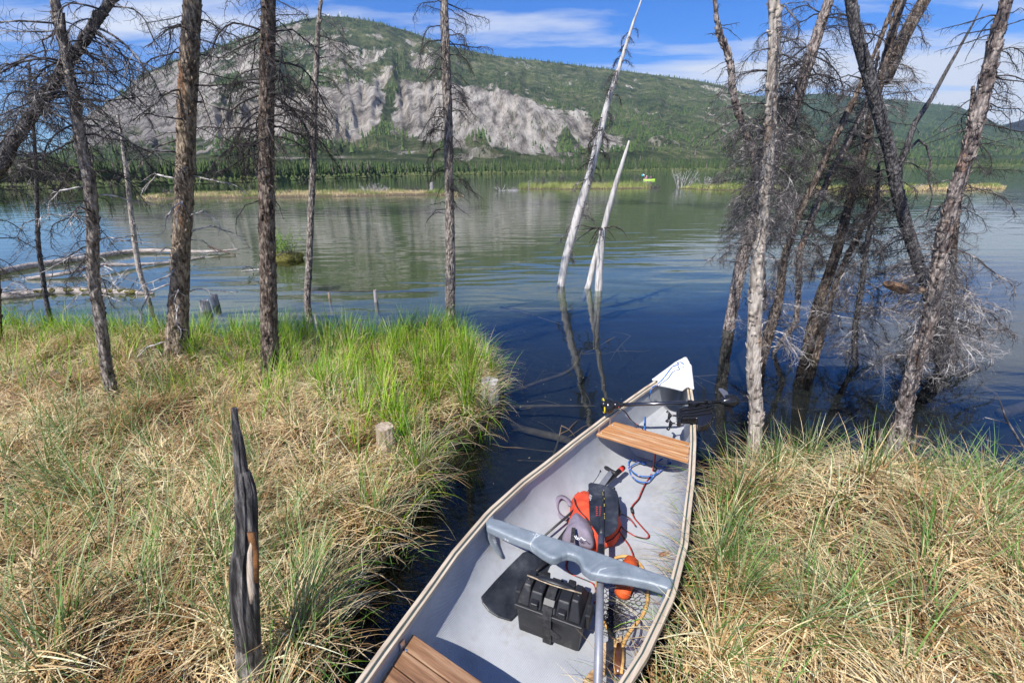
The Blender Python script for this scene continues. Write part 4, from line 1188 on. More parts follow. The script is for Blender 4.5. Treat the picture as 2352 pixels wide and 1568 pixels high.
# drowned branches on the lake bed
r_ = random.Random(31)
def sunk(label, pts, w, seed):
    P_ = [at(x, y, z) for x, y, z in pts]
    sp, sw = smooth_poly(P_, [w] * (len(P_) - 1) + [w * .3], 16)
    mb = MB(); mb.tube(sp, sw, 8, nz=.2, nscale=12)
    q = random.Random(seed)
    for _ in range(5):
        p = interp(sp, q.random()); mb.tube(path(q, p, (q.uniform(-1, 1), q.uniform(-1, 1), .05), q.uniform(.15, .5), 5, 0, .15), [.006, .005, .004, .004, .003, .002], 4, cap=False)
    o = single(mb, 'sunken_branch', M['sunk'], label, 'branch', 'drowned branches under the water', smooth=True)
M['sunk'] = simple('drowned_wood', [(.3, (.05, .035, .025)), (.6, (.13, .09, .06))], scale=8, rough=.9)
sunk('thick drowned trunk under the dark water left of the canoe', [(1130, 955, -.22), (1200, 985, -.23), (1300, 1010, -.24), (1420, 1060, -.26)], .035, 1)
sunk('thin brown stick rising through the water beside the left gunwale', [(1265, 1060, -.05), (1280, 1020, -.02), (1290, 975, .02)], .009, 2)
sunk('long straight drowned pole level with the bank tip stump', [(1150, 935, -.1), (1250, 932, -.1), (1370, 932, -.1)], .016, 3)
sunk('drowned limb slanting right between the bank tip and the canoe bow', [(1150, 910, -.1), (1230, 880, -.1), (1310, 850, -.1), (1340, 800, -.12)], .02, 4)
sunk('long brown drowned trunk in the shallows beyond the pointed post', [(700, 672, -.06), (850, 668, -.05), (1000, 672, -.06)], .02, 5)
sunk('pale drowned branch right of the rightmost trunk', [(2190, 850, -.1), (2240, 880, -.1), (2290, 905, -.12)], .03, 6)
sunk('drowned log at the right edge of the photo', [(2300, 950, -.12), (2352, 935, -.12), (2420, 915, -.14)], .05, 7)
sunk('thin drowned branches in front of the two leaning snags', [(1150, 705, -.1), (1210, 720, -.1), (1290, 745, -.1)], .014, 8)
sunk('drowned twig left of the canoe bow', [(1450, 770, -.1), (1420, 800, -.1), (1400, 830, -.1)], .008, 9)
sunk('drowned branch near the foot of the peeled trunk', [(1480, 905, -.12), (1560, 870, -.12), (1660, 860, -.12)], .012, 10)

# specks of floating debris
mb = MB(); r_ = random.Random(77)
for _ in range(420):
    q = at(r_.uniform(980, 2352), r_.uniform(700, 1560) if r_.random() < .7 else r_.uniform(640, 900), 0)
    if in_canoe(np.array([[q.x, q.y, 0]]), .03)[0] or max(poly_sd([(q.x, q.y)], LEFTB)[0], poly_sd([(q.x, q.y)], RIGHTB)[0]) > 0: continue
    a = r_.uniform(0, 3.14); l = r_.uniform(.002, .012); w_ = r_.uniform(.0012, .004); d = Vector((math.cos(a), math.sin(a), 0)); s = Vector((-d.y, d.x, 0)); k_ = r_.uniform(.25, .6)
    mb.add([q - d * l + Vector((0, 0, .002)), q + s * w_ + Vector((0, 0, .003)), q + d * l + Vector((0, 0, .002)), q - s * w_ + Vector((0, 0, .002))], [(0, 1, 2, 3)], (k_, k_ * .85, k_ * .6))
o = mb.build('floating_debris', M['grass']); o['kind'] = 'stuff'; o['label'] = 'tiny pale specks of chaff floating on the dark water'

# mossy islet with a willow
it_ = thing('willow_bush', 'small green willow bush growing on a mossy hummock in the lake', 'bush', tuple(at(655, 598, 0)))
c = at(658, 596, 0)
mb = MB(); mb.ball(c + Vector((0, 0, .02)), (.42, .32, .17), seg=24, rings=12, nz=.35, ns=6); mb.build('hummock', M['moss'], it_, smooth=True)
mb = MB(); r_ = random.Random(5); leaves = []
for _ in range(26):
    sp = path(r_, c + Vector((r_.gauss(0, .12), r_.gauss(0, .08), .08)), (r_.gauss(0, .35), r_.gauss(0, .3), 1), r_.uniform(.3, .75), 7, .02, .12)
    mb.tube(sp, [.007, .006, .005, .005, .004, .003, .002, .002], 4, cap=False)
    leaves += [sp[i].lerp(sp[i + 1], r_.random()) for i in range(2, 7) for _ in range(9)]
mb.build('stem', M['twig_grey'], it_)
mb = MB()
for p in leaves:
    q = p + Vector((r_.gauss(0, .035), r_.gauss(0, .035), r_.gauss(0, .03)))
    d = Vector((r_.gauss(0, 1), r_.gauss(0, 1), r_.uniform(-.2, 1))).normalized(); s = d.orthogonal().normalized()
    k_ = r_.random(); col = (.1 + .12 * k_, .2 + .14 * k_, .04)
    mb.add([q, q + d * .02 + s * .008, q + d * .045, q + d * .02 - s * .008], [(0, 1, 2, 3)], col)
mb.build('foliage', M['grass'], it_)
n = 900; a_ = nr.uniform(0, 6.28, n); q_ = nr.uniform(0, 1, n) ** .5
B = np.column_stack([c.x + np.cos(a_) * q_ * .4, c.y + np.sin(a_) * q_ * .3, .05 + .1 * (1 - q_)])
c1 = pick([(.22, .26, .05), (.3, .3, .08), (.14, .22, .04), (.4, .3, .14)], n)
V, F_, C = blades(B, nr.uniform(.05, .18, n), a_, nr.uniform(0, .5, n), nr.uniform(.4, 1.5, n), nr.uniform(.005, .009, n), c1 * .7, c1)
npmesh('islet_grass', V, F_, C, M['grass'], 'stuff')['label'] = 'short yellow green grass on the mossy hummock of the willow bush'

# marsh islands
mt, nt, b, out = newmat('marsh_peat'); b.inputs['Base Color'].default_value = (.09, .065, .035, 1); b.inputs['Roughness'].default_value = .95
M['peat'] = mt
def island(px_pts, hgt, nb, pal, seed, lab, L=(.25, .6)):
    poly = np.array([tuple(at(a, b_, 0)[:2]) for a, b_ in px_pts])
    lo = poly.min(0) - .3; hi = poly.max(0) + .3
    q = np.random.default_rng(seed)
    nx_, ny_ = 90, 24
    X_, Y_ = np.meshgrid(np.linspace(lo[0], hi[0], nx_), np.linspace(lo[1], hi[1], ny_))
    P2 = np.stack([X_.ravel(), Y_.ravel()], 1)
    wob = np.array([mn.noise(Vector((p[0] * .5, p[1] * .5, seed))) for p in P2]) * .8
    sd = poly_sd(P2, poly) + wob
    z_ = np.clip(sd * .25, -.4, hgt)
    a = (np.meshgrid(np.arange(nx_ - 1), np.arange(ny_ - 1))); a = (a[1] * nx_ + a[0]).ravel()
    npmesh('island', np.column_stack([P2, z_]), np.stack([a, a + 1, a + nx_ + 1, a + nx_], 1), None, M['peat'], 'structure')
    B = q.uniform(lo, hi, (nb * 4, 2))
    wob = np.array([mn.noise(Vector((p[0] * .5, p[1] * .5, seed))) for p in B]) * .8
    sd = poly_sd(B, poly) + wob; ok = sd > -.05; B = B[ok][:nb]; sd = sd[ok][:nb]; n = len(B)
    c1 = pick(pal, n, .2)
    wv = np.array([mn.noise(Vector((p[0] * .35, p[1] * .5, seed + 3))) for p in B])
    gm = wv > .12; c1[gm] = pick([(.2, .28, .06), (.28, .32, .09)], int(gm.sum()))
    V, F_, C = blades(np.column_stack([B, np.clip(sd * .25, 0, hgt)]), q.uniform(L[0], L[1], n) * np.clip(.75 + wv, .4, 1.2), q.uniform(0, 6.3, n), q.uniform(0, .3, n), q.uniform(.3, 1.1, n), q.uniform(.014, .035, n), c1 * .85, c1, seg=2)
    npmesh('marsh_grass', V, F_, C, M['grass'], 'stuff')['label'] = lab
TAN = [(.78, .6, .3), (.7, .54, .27), (.82, .66, .38), (.6, .48, .22)]
YG = [(.42, .48, .12), (.32, .42, .1), (.52, .5, .18), (.6, .5, .24)]
island([(330, 458), (420, 457), (560, 455), (700, 453), (860, 450), (1000, 448), (1062, 452), (1050, 446), (960, 442), (860, 441), (700, 443), (560, 444), (420, 447), (330, 452)], .14, 15000, TAN, 2, 'tan marsh grass on the long island left of the tip tree', L=(.2, .5))
island([(1190, 434), (1290, 435), (1400, 434), (1490, 432), (1490, 428), (1400, 427), (1290, 427), (1200, 429)], .10, 9000, YG, 3, 'yellow green marsh grass on the island behind the leaning snags', L=(.3, .9))
island([(1560, 433), (1640, 437), (1720, 438), (1800, 437), (1780, 431), (1700, 430), (1600, 430)], .08, 6000, YG, 4, 'green marsh grass left of the right thicket', L=(.3, .7))
island([(1860, 440), (1950, 441), (2060, 440), (2200, 438), (2300, 434), (2300, 429), (2200, 430), (2060, 432), (1950, 433), (1870, 434)], .12, 12000, TAN, 5, 'tan marsh grass on the island behind the right thicket', L=(.2, .5))

# drowned shrubs and thin snags out on the marsh
def dead_shrub(label, px, py, wpx, top, nst, seed, mat='twig_white', lie=0):
    r_ = random.Random(seed); b0 = at(px, py, 0)
    dz = depth(b0); h = (py - top) * dz / FPX; w = wpx * dz / FPX / 2
    mb = MB()
    for i in range(nst):
        u = r_.uniform(-1, 1)
        s = b0 + Vector((u * w * .55, r_.uniform(-.4, .4), -.05))
        dr = (u * w / max(h, .1) * .7 + r_.gauss(0, .15) + lie, r_.gauss(0, .15), 1 - .8 * min(1, abs(lie)))
        sp = path(r_, s, dr, h * r_.uniform(.55, 1.1), 8, .0, .10)
        t0 = .02 + .02 * r_.random()
        mb.tube(sp, [t0 * (1 - k_ / 10) + .004 for k_ in range(9)], 4, cap=False)
        for _ in range(5):
            k_ = r_.randint(2, 7); d = (sp[k_ + 1] - sp[k_]).normalized(); sd = d.orthogonal(); sd.rotate(Matrix.Rotation(r_.uniform(0, 6.3), 3, d))
            mb.tube(path(r_, sp[k_], d + sd * .8, h * r_.uniform(.12, .35), 4, 0, .15), [.014, .012, .010, .008, .006], 3, cap=False)
    single(mb, 'dead_shrub', M[mat], label, 'dead shrub', 'drowned shrubs on the marsh')
SH = [('tall fan of white drowned stems between the kayak and the right thicket', 1566, 430, 60, 386, 16, 'twig_white', 0),
      ('low cluster of drowned stems right of the tall white fan', 1622, 431, 30, 402, 10, 'twig_white', 0),
      ('bushy pale drowned shrub nearest the right thicket', 1655, 430, 50, 396, 22, 'twig_grey', 0),
      ('heap of grey driftwood at the right end of the green island', 1490, 431, 60, 415, 20, 'twig_grey', .8),
      ('reddish brown drowned shrub in front of the kayak', 1462, 428, 24, 402, 16, 'twig_grey', 0),
      ('brown drowned shrub left of the tall bleached snag', 1240, 431, 26, 402, 16, 'twig_grey', 0),
      ('taller grey drowned shrub beside the tall bleached snag', 1290, 428, 30, 396, 18, 'twig_grey', 0),
      ('low drowned brush right behind the two snags', 1380, 429, 40, 408, 18, 'twig_grey', 0),
      ('upright bare stub left of a lying brush heap', 1143, 438, 10, 406, 4, 'twig_grey', 0),
      ('lying pale brush heap right of the tip tree', 1165, 438, 70, 420, 26, 'twig_white', 1.0),
      ('single thin pole on the marsh left of the snags', 1214, 434, 3, 406, 2, 'twig_white', 0),
      ('wide dry brush on the long island, nearest the tip tree', 940, 444, 40, 424, 18, 'twig_grey', .2),
      ('widest pale brush on the middle of the long island', 860, 444, 70, 420, 34, 'twig_white', .1),
      ('small dry brush on the long island right of the thin trunk', 790, 446, 30, 426, 12, 'twig_grey', -.1),
      ('small branching dry shrub on the long island beside the straight trunk', 663, 449, 16, 430, 8, 'twig_grey', 0),
      ('dry shrub on the long island just right of the thickest trunk', 545, 450, 40, 428, 10, 'twig_grey', 0),
      ('grey brush at the left end of the long island', 392, 455, 50, 428, 20, 'twig_grey', 0)]
for i, (lb, a, b_, w_, tp_, ns_, mt_, li) in enumerate(SH):
    dead_shrub(lb, a, b_, w_, tp_, ns_, 100 + i, mt_, li)
# bare twig leaning in at the right edge
mb = MB(); Yb = 2.6
mb.tube([atY(x, y, Yb) for x, y in [(2420, 1130), (2370, 1060), (2340, 1010), (2310, 960), (2300, 930), (2290, 905)]], [.009, .008, .007, .006, .004, .002], 6)
mb.tube([atY(x, y, Yb) for x, y in [(2318, 973), (2290, 965), (2262, 958)]], [.004, .003, .002], 5); mb.tube([atY(x, y, Yb) for x, y in [(2350, 1025), (2300, 1020), (2250, 1005)]], [.004, .003, .002], 5)
single(mb, 'bare_twig', M['twig_grey'], 'thin bare twig arching up at the right edge of the photo', 'twig', smooth=True)

# ------------------------------------------------------------------ kayak with two paddlers
def flatmat(name, c, rough=.5, spec=.5, metal=0):
    mt, nt, b, out = newmat(name); b.inputs['Base Color'].default_value = tuple(c) + (1,)
    b.inputs['Roughness'].default_value = rough; b.inputs['Specular IOR Level'].default_value = spec; b.inputs['Metallic'].default_value = metal
    return mt
kc = at(1491, 413.5, 0); ks = depth(kc) / FPX
KD = Vector((1, -.25, 0)).normalized(); KN = Vector((-KD.y, KD.x, 0))
def KP(u, v, z): return kc + KD * u + KN * v + Vector((0, 0, z))
kl = 13 * ks
mb = MB(); rows = []
for i in range(17):
    t = i / 16 * 2 - 1; w = .34 * (1 - abs(t) ** 2.4) + .02; zt = .17 + .05 * t * t
    rows.append([KP(t * kl, w * math.cos(a), (zt if math.sin(a) > 0 else 0) * abs(math.sin(a)) ** .6 - (.06 if math.sin(a) < 0 else 0) * abs(math.sin(a))) for a in [2 * math.pi * q / 12 for q in range(12)]])
mb.add([v for r_w in rows for v in r_w], [(i * 12 + q, (i + 1) * 12 + q, (i + 1) * 12 + (q + 1) % 12, i * 12 + (q + 1) % 12) for i in range(16) for q in range(12)] + [tuple(range(12)), tuple(reversed(range(192, 204)))])
kay = thing('kayak', 'lime green tandem kayak far out on the lake', 'kayak', tuple(kc))
mb.build('hull', flatmat('lime_plastic', (.42, .68, .08), .5), kay, smooth=True)
mb = MB()
for u in (-.35 * kl, .25 * kl):
    mb.tube([KP(u + .38 * math.cos(a), .24 * math.sin(a), .2) for a in [2 * math.pi * q / 14 for q in range(15)]], .025, 6, cap=False)
mb.build('cockpit_rim', flatmat('kayak_rim', (.03, .03, .03)), kay)


def skin_body(name, J, E, mat, parent, sub=2):
    me = bpy.data.meshes.new(name)
    inv = WORLD[parent.name].inverted() if parent else Matrix()
    me.from_pydata([tuple(inv @ Vector(j[0])) for j in J], E, [])
    o = bpy.data.objects.new(name, me); COL.objects.link(o); o.parent = parent
    md = o.modifiers.new('skin', 'SKIN'); me.skin_vertices or None
    bpy.context.view_layer.objects.active = o
    if not me.skin_vertices:
        with bpy.context.temp_override(object=o, active_object=o):
            bpy.ops.mesh.customdata_skin_add()
    for i, j in enumerate(J):
        me.skin_vertices[0].data[i].radius = (j[1], j[1] * (j[2] if len(j) > 2 else 1))
    me.skin_vertices[0].data[0].use_root = True
    s = o.modifiers.new('s', 'SUBSURF'); s.levels = sub; s.render_levels = sub
    me.materials.append(mat)
    for p in me.polygons: p.use_smooth = True
    md.use_smooth_shade = True
    return o


def paddler(label, u, face, skin, vest, hairc, height=1.0, hat=None):
    """sitting figure, arms forward on the paddle"""
    h = height
    f = KD * face
    b0 = KP(u, 0, 0)
    def Q(a, v, z): return b0 + f * (a * h) + KN * (v * h) + Vector((0, 0, z * h))
    root = thing('person', label, 'person', tuple(KP(u, 0, .1)))
    J = [(Q(0, 0, .22), .15), (Q(.02, 0, .42), .135), (Q(.03, 0, .62), .14), (Q(.03, 0, .76), .065), (Q(.05, 0, .86), .09), (Q(.06, 0, .97), .085), (Q(.05, .19, .66), .06), (Q(.16, .26, .44), .045), (Q(.4, .2, .5), .032), (Q(.46, .18, .52), .034),
         (Q(.05, -.19, .66), .06), (Q(.18, -.26, .46), .045), (Q(.4, -.16, .6), .032), (Q(.46, -.14, .63), .034), (Q(.3, .1, .2), .08), (Q(.6, .12, .26), .06), (Q(.3, -.1, .2), .08), (Q(.6, -.12, .26), .06)]
    E = [(0, 1), (1, 2), (2, 3), (3, 4), (4, 5), (2, 6), (6, 7), (7, 8), (8, 9), (2, 10), (10, 11), (11, 12), (12, 13), (0, 14), (14, 15), (0, 16), (16, 17)]
    skin_body('body', J, E, skin, root)
    J = [(Q(0, 0, .28), .175), (Q(.02, 0, .45), .165), (Q(.03, 0, .62), .17), (Q(.03, 0, .69), .12)]
    skin_body('life_vest', J, [(0, 1), (1, 2), (2, 3)], vest, root)
    mb = MB(); mb.ball(Q(.035, 0, .955), (.108 * h, .108 * h, .10 * h), seg=12, rings=8); mb.build('hat' if hat else 'hair', hairc, root, smooth=True)
    return root, Q
skn = flatmat('skin', (.55, .33, .24), .6)
p1, Q1 = paddler('adult paddler in a red life vest in the stern of the far kayak', .30 * kl, -1, flatmat('dark_sleeves', (.16, .12, .2), .8), flatmat('red_vest', (.75, .06, .02), .7), flatmat('black_hair', (.01, .01, .012), .8), 1.0)
p2, Q2 = paddler('small paddler in a pink top and pale hat in the bow of the far kayak', -.42 * kl, -1, flatmat('pink_sleeves', (.6, .3, .4), .8), flatmat('magenta_vest', (.4, .02, .16), .7), flatmat('pale_hat', (.75, .55, .45), .8), .85, hat=True)
pd = thing('kayak_paddle', 'raised paddle with turquoise and white blades above the kayak bow', 'paddle', tuple(KP(-.8 * kl, 0, .9)))
mb = MB(); mb.tube([KP(-.45 * kl, .1, .5), KP(-1.15 * kl, -.1, .95)], .02, 8); mb.build('shaft', flatmat('paddle_shaft', (.4, .4, .42), .4), pd)
mb = MB(); mb.ball(KP(-1.2 * kl, -.12, .9), (.25, .04, .11), M=Matrix.Rotation(.5, 4, 'Y')); mb.build('blade', flatmat('turquoise', (.02, .5, .65), .4), pd, smooth=True)
mb = MB(); mb.ball(KP(-1.0 * kl, -.08, 1.05), (.25, .04, .1), M=Matrix.Rotation(.5, 4, 'Y')); mb.build('blade', flatmat('white_blade', (.8, .78, .82), .4), pd, smooth=True)

# radio masts on the summit
for i, (x, h_) in enumerate(((745, 2.5), (758, 3), (783, 8))):
    A_ = hdir(x, 40)[0]
    b0 = min((Vector(MV[a_i, -4]) for a_i in range(MV.shape[0])), key=lambda v: abs(math.atan2(v.x, v.y) - A_))
    Hm = h_ * b0.length / FPX
    mb = MB(); mb.tube([b0, b0 + Vector((0, 0, Hm * .5)), b0 + Vector((0, 0, Hm))], [1.3, 1.0, .4], 4)
    for k_ in (.3, .5, .7, .9): mb.box(b0 + Vector((0, 0, Hm * k_)), (6, 1, 1))
    if i < 2: mb.box(b0 + Vector((0, 0, 4)), (7, 6, 5))
    single(mb, 'radio_mast', flatmat('mast_%d' % i, (.75, .75, .75)), ['tiny white hut and mast at the left of the mountain summit', 'tiny white hut and mast between the other two on the summit', 'tallest thin mast on the mountain summit'][i], 'radio mast', 'radio masts on the mountain summit')

# ------------------------------------------------------------------ canoe
can = thing('canoe', 'grey and white canoe with wooden gunwales moored between two grassy banks', 'canoe', (C0[0], C0[1], 0), TH)
def hull_mat():
    mt, nt, b, out = newmat('canoe_plastic')
    v = mapped(nt, (1, 1, 1))
    n = N(nt, 'ShaderNodeTexNoise', i_Scale=5, i_Detail=8, i_Roughness=.65); nt.links.new(v, n.inputs['Vector'])
    base = ramp(nt, n.outputs['Fac'], [(.3, (.30, .315, .335)), (.5, (.37, .385, .405)), (.7, (.42, .435, .455))])
    n3 = N(nt, 'ShaderNodeTexNoise', i_Scale=26, i_Detail=8, i_Roughness=.8); nt.links.new(v, n3.inputs['Vector'])
    n4 = N(nt, 'ShaderNodeTexNoise', i_Scale=3.2, i_Detail=3); nt.links.new(v, n4.inputs['Vector'])
    ml = N(nt, 'ShaderNodeMath', operation='MULTIPLY'); nt.links.new(n3.outputs['Fac'], ml.inputs[0]); nt.links.new(n4.outputs['Fac'], ml.inputs[1])
    dirt = ramp(nt, ml.outputs[0], [(.29, (0, 0, 0)), (.40, (.4, .4, .4))])
    # grit specks
    vo = N(nt, 'ShaderNodeTexVoronoi', i_Scale=45); nt.links.new(v, vo.inputs['Vector'])
    sp = ramp(nt, vo.outputs['Distance'], [(.0, (1, 1, 1)), (.045, (1, 1, 1)), (.07, (0, 0, 0))])
    ms = N(nt, 'ShaderNodeMath', operation='MULTIPLY'); nt.links.new(sp, ms.inputs[0]); nt.links.new(dirt, ms.inputs[1])
    m1 = N(nt, 'ShaderNodeMix'); m1.data_type = 'RGBA'; nt.links.new(dirt, m1.inputs[0]); nt.links.new(base, m1.inputs[6]); m1.inputs[7].default_value = (.27, .245, .20, 1)
    m2 = N(nt, 'ShaderNodeMix'); m2.data_type = 'RGBA'; nt.links.new(sp, m2.inputs[0]); nt.links.new(m1.outputs[2], m2.inputs[6]); m2.inputs[7].default_value = (.2, .17, .13, 1)
    gate = N(nt, 'ShaderNodeTexNoise', i_Scale=8, i_Detail=2); nt.links.new(v, gate.inputs['Vector'])
    mg = N(nt, 'ShaderNodeMath', operation='MULTIPLY'); nt.links.new(sp, mg.inputs[0]); nt.links.new(ramp(nt, gate.outputs['Fac'], [(.52, (0, 0, 0)), (.6, (1, 1, 1))]), mg.inputs[1])
    nt.links.new(mg.outputs[0], m2.inputs[0])
    nt.links.new(m2.outputs[2], b.inputs['Base Color'])
    b.inputs['Roughness'].default_value = .42
    # woven moulded surface
    wv = N(nt, 'ShaderNodeTexWave', i_Scale=62); wv.bands_direction = 'X'
    wv2 = N(nt, 'ShaderNodeTexWave', i_Scale=62); wv2.bands_direction = 'Y'
    nt.links.new(v, wv.inputs['Vector']); nt.links.new(v, wv2.inputs['Vector'])
    ad = N(nt, 'ShaderNodeMath', operation='ADD'); nt.links.new(wv.outputs['Fac'], ad.inputs[0]); nt.links.new(wv2.outputs['Fac'], ad.inputs[1])
    bp = N(nt, 'ShaderNodeBump', i_Strength=.35, i_Distance=.002); nt.links.new(ad.outputs[0], bp.inputs['Height'])
    bp2 = N(nt, 'ShaderNodeBump', i_Strength=.4, i_Distance=.02); nt.links.new(n4.outputs['Fac'], bp2.inputs['Height']); nt.links.new(bp.outputs[0], bp2.inputs['Normal'])
    nt.links.new(bp2.outputs[0], b.inputs['Normal'])
    return mt
M['hull'] = hull_mat()
ash = woodgrain('ash_wood', (.33, .25, .17), (.49, .40, .29), (.60, .51, .39), 'X', .55)
oldwood = woodgrain('seat_wood', (.09, .04, .02), (.24, .125, .06), (.38, .24, .14), 'Y', .5)
orangew = woodgrain('varnished_seat_wood', (.30, .10, .03), (.42, .20, .075), (.50, .35, .21), 'Y', .4, 1.3)
def sec(s, u, ins=0.0):
    a = u * math.pi / 2; w = max(.002, cw(s) - ins); zb = czb(s) + ins; zg = czg(s)
    y = w * math.copysign(abs(math.sin(a)) ** .72, u) if u else 0
    z = zb + (zg - zb) * (1 - abs(math.cos(a)) ** .72)
    if abs(s) < 1.6 and abs(y) < .014: z += .004
    return Vector((s, y, z))
mb = MB(); S_ = [-2.06 + 4.12 * i / 96 for i in range(97)]; NU = 35
vs = [sec(s, -1 + 2 * k / (NU - 1)) for s in S_ for k in range(NU)]
mb.add(vs, [(i * NU + k, (i + 1) * NU + k, (i + 1) * NU + k + 1, i * NU + k + 1) for i in range(96) for k in range(NU - 1)])
hl = mb.build('hull', M['hull'], can, smooth=True, local=True)
sol = hl.modifiers.new('t', 'SOLIDIFY'); sol.thickness = .006; sol.offset = -1
def strip(dy0, dy1, z0, z1, s0=-2.03, s1=1.76, side=1):
    mb = MB(); n_ = 70; vs = []
    for i in range(n_ + 1):
        s = s0 + (s1 - s0) * i / n_
        ds = .01; tx = Vector((ds, cw(s + ds / 2) - cw(s - ds / 2), 0)).normalized(); nn = Vector((-tx.y, tx.x, 0))
        c = Vector((s, cw(s), czg(s)))
        for dy, dz in ((dy0, z0), (dy1, z0), (dy1, z1), (dy0, z1)):
            q = c + nn * dy + Vector((0, 0, dz)); vs.append(Vector((q.x, side * q.y, q.z)))
    f = [(i * 4 + k, i * 4 + (k + 1) % 4, (i + 1) * 4 + (k + 1) % 4, (i + 1) * 4 + k) for i in range(n_) for k in range(4)] + [(3, 2, 1, 0), (n_ * 4, n_ * 4 + 1, n_ * 4 + 2, n_ * 4 + 3)]
    if side < 0: f = [tuple(reversed(q)) for q in f]
    mb.add(vs, f); return mb
green = flatmat('green_hull_edge', (.05, .075, .07), .5)
for sd in (1, -1):
    o = strip(.005, .022, -.022, .010, side=sd).build('gunwale', ash, can, local=True, bevel=.003)
    q = strip(-.013, -.002, -.018, .003, side=sd).build('inner_rail', ash, can, local=True, bevel=.002)
    strip(-.002, .005, -.01, .001, side=sd).build('hull_edge', green, can, local=True)
# deck plate
mb = MB(); nu, ns_ = 25, 16; vs = []
for j in range(nu):
    u = j / (nu - 1) * 2 - 1
    sb = 1.715 - .075 * max(0, min(1, (.72 - abs(u)) / .22)) ** 1
    for i in range(ns_ + 1):
        s = sb + (2.075 - sb) * i / ns_
        w = cw(s) + .024 + .006
        if s > 2.03: w = max(.006, .036 * math.sqrt(max(0, (2.08 - s) / .05)))
        vs.append(Vector((s, u * w, czg(s) + .015 + .022 * (1 - abs(u) ** 3) + .012 * (s - 1.7))))
mb.add(vs, [(j * (ns_ + 1) + i, j * (ns_ + 1) + i + 1, (j + 1) * (ns_ + 1) + i + 1, (j + 1) * (ns_ + 1) + i) for j in range(nu - 1) for i in range(ns_)][::1])
dk = mb.build('deck_plate', flatmat('white_plastic', (.78, .78, .74), .35), can, smooth=True, local=True)
so = dk.modifiers.new('t', 'SOLIDIFY'); so.thickness = .02; so.offset = 0
# bow float block
mb = MB(); vs = []; n_ = 14
for i in range(n_ + 1):
    s = 1.33 + .5 * i / n_; w = cw(s) * .93; z = .13 + .05 * i / n_
    vs += [Vector((s, -w, z + .03)), Vector((s, -w * .6, z)), Vector((s, w * .6, z)), Vector((s, w, z + .03))]
vs += [Vector((1.29, -.2, .05)), Vector((1.29, -.14, .05)), Vector((1.29, .14, .05)), Vector((1.29, .2, .05))]
mb.add(vs, [(i * 4 + k, i * 4 + k + 1, (i + 1) * 4 + k + 1, (i + 1) * 4 + k) for i in range(n_) for k in range(3)][::1] + [(61 - 1 + k, k, k + 1, 61 + k) if False else (60 + k, 60 + k + 1, k + 1, k) for k in range(3)])
mb.build('bow_float', M['hull'], can, smooth=False, local=True)
# seats
def seat(s0, n_, pitch, wslat, z, mat, name, thick=.018):
    first = None
    parent = None
    for i in range(n_):
        a = s0 + i * pitch; b_ = a + wslat
        mb = MB()
        ya, yb = cw(a) - .014, cw(b_) - .014
        top = [Vector((a, ya, z)), Vector((b_, yb, z)), Vector((b_, -yb, z)), Vector((a, -ya, z))]
        mb.prism(top[::-1], [v - Vector((0, 0, thick)) for v in top][::-1])
        if parent is None:
            parent = mb.build(name, mat, can, local=True, bevel=.003)
        else:
            o = mb.build('slat', mat, parent, local=True, bevel=.003)
    mb = MB()
    for a in (s0 + .03, s0 + (n_ - 1) * pitch):
        for sd in (1, -1):
            y = sd * (cw(a) - .03)
            mb.box((a, y, z - .016 - .008), (.024, .05, .010)); mb.box((a, sd * (cw(a) - .012), z + .0), (.02, .006, .07))
            mb.ball((a, y, z + .001), (.006, .006, .003), seg=8, rings=4)
    mb.build('bracket', flatmat('aluminium_' + name, (.7, .7, .72), .35, metal=1), parent, local=True)
seat(.995, 4, .0535, .051, .325, orangew, 'front_seat')
seat(-.965, 5, .064, .060, .285, oldwood, 'rear_seat')
# carrying yoke
back = [(150, 425), (250, 452), (400, 505), (560, 555), (700, 598), (905, 668), (1010, 705), (1200, 772), (1320, 815), (1425, 850)]
front = [(1395, 925), (1250, 880), (1100, 850), (960, 835), (850, 815), (790, 775), (772, 715), (735, 690), (690, 682), (655, 690), (620, 712), (575, 710), (520, 678), (430, 615), (320, 575), (210, 525), (130, 490)]
mb = MB(); zt = .352
top = [c3(x, y, zt) for x, y in back + front]
cen = sum(top, Vector()) / len(top)
mb.prism([v for v in top][::-1], [v - Vector((0, 0, .05)) for v in top][::-1])
M['yoke'] = simple('yoke_plastic', [(.3, (.13, .155, .175)), (.54, (.19, .22, .245)), (.63, (.22, .25, .27)), (.655, (.62, .64, .64)), (.675, (.2, .23, .25)), (.74, (.3, .24, .18))], scale=7, rough=.42, bump=.25, dist=2.0)
mb.build('carrying_yoke', M['yoke'], can, bevel=.014, bseg=3)
for sd in (1, -1):
    mb = MB()
    pts = [sec(-.03, sd * u, .012) for u in (1.0, .9, .8, .7, .62, .55)]
    mb.tube(pts, [.035, .03, .026, .02, .014, .008], 10, flat=.3)
    mb.build('yoke_pod', M['yoke'], can, smooth=True, local=True)

def flz(s, y):
    w = cw(s); q = min(.985, abs(y) / w)
    return czb(s) + (czg(s) - czb(s)) * (1 - (1 - q ** (2 / .72)) ** .36)
def c3f(x, y, off=.012):
    z = .06
    for _ in range(12):
        p = c3(x, y, z); d = np.array(p)[:2] - C0
        z = .5 * z + .5 * (flz(float(d @ AX), float(d @ NL)) + off)
    return c3(x, y, z)
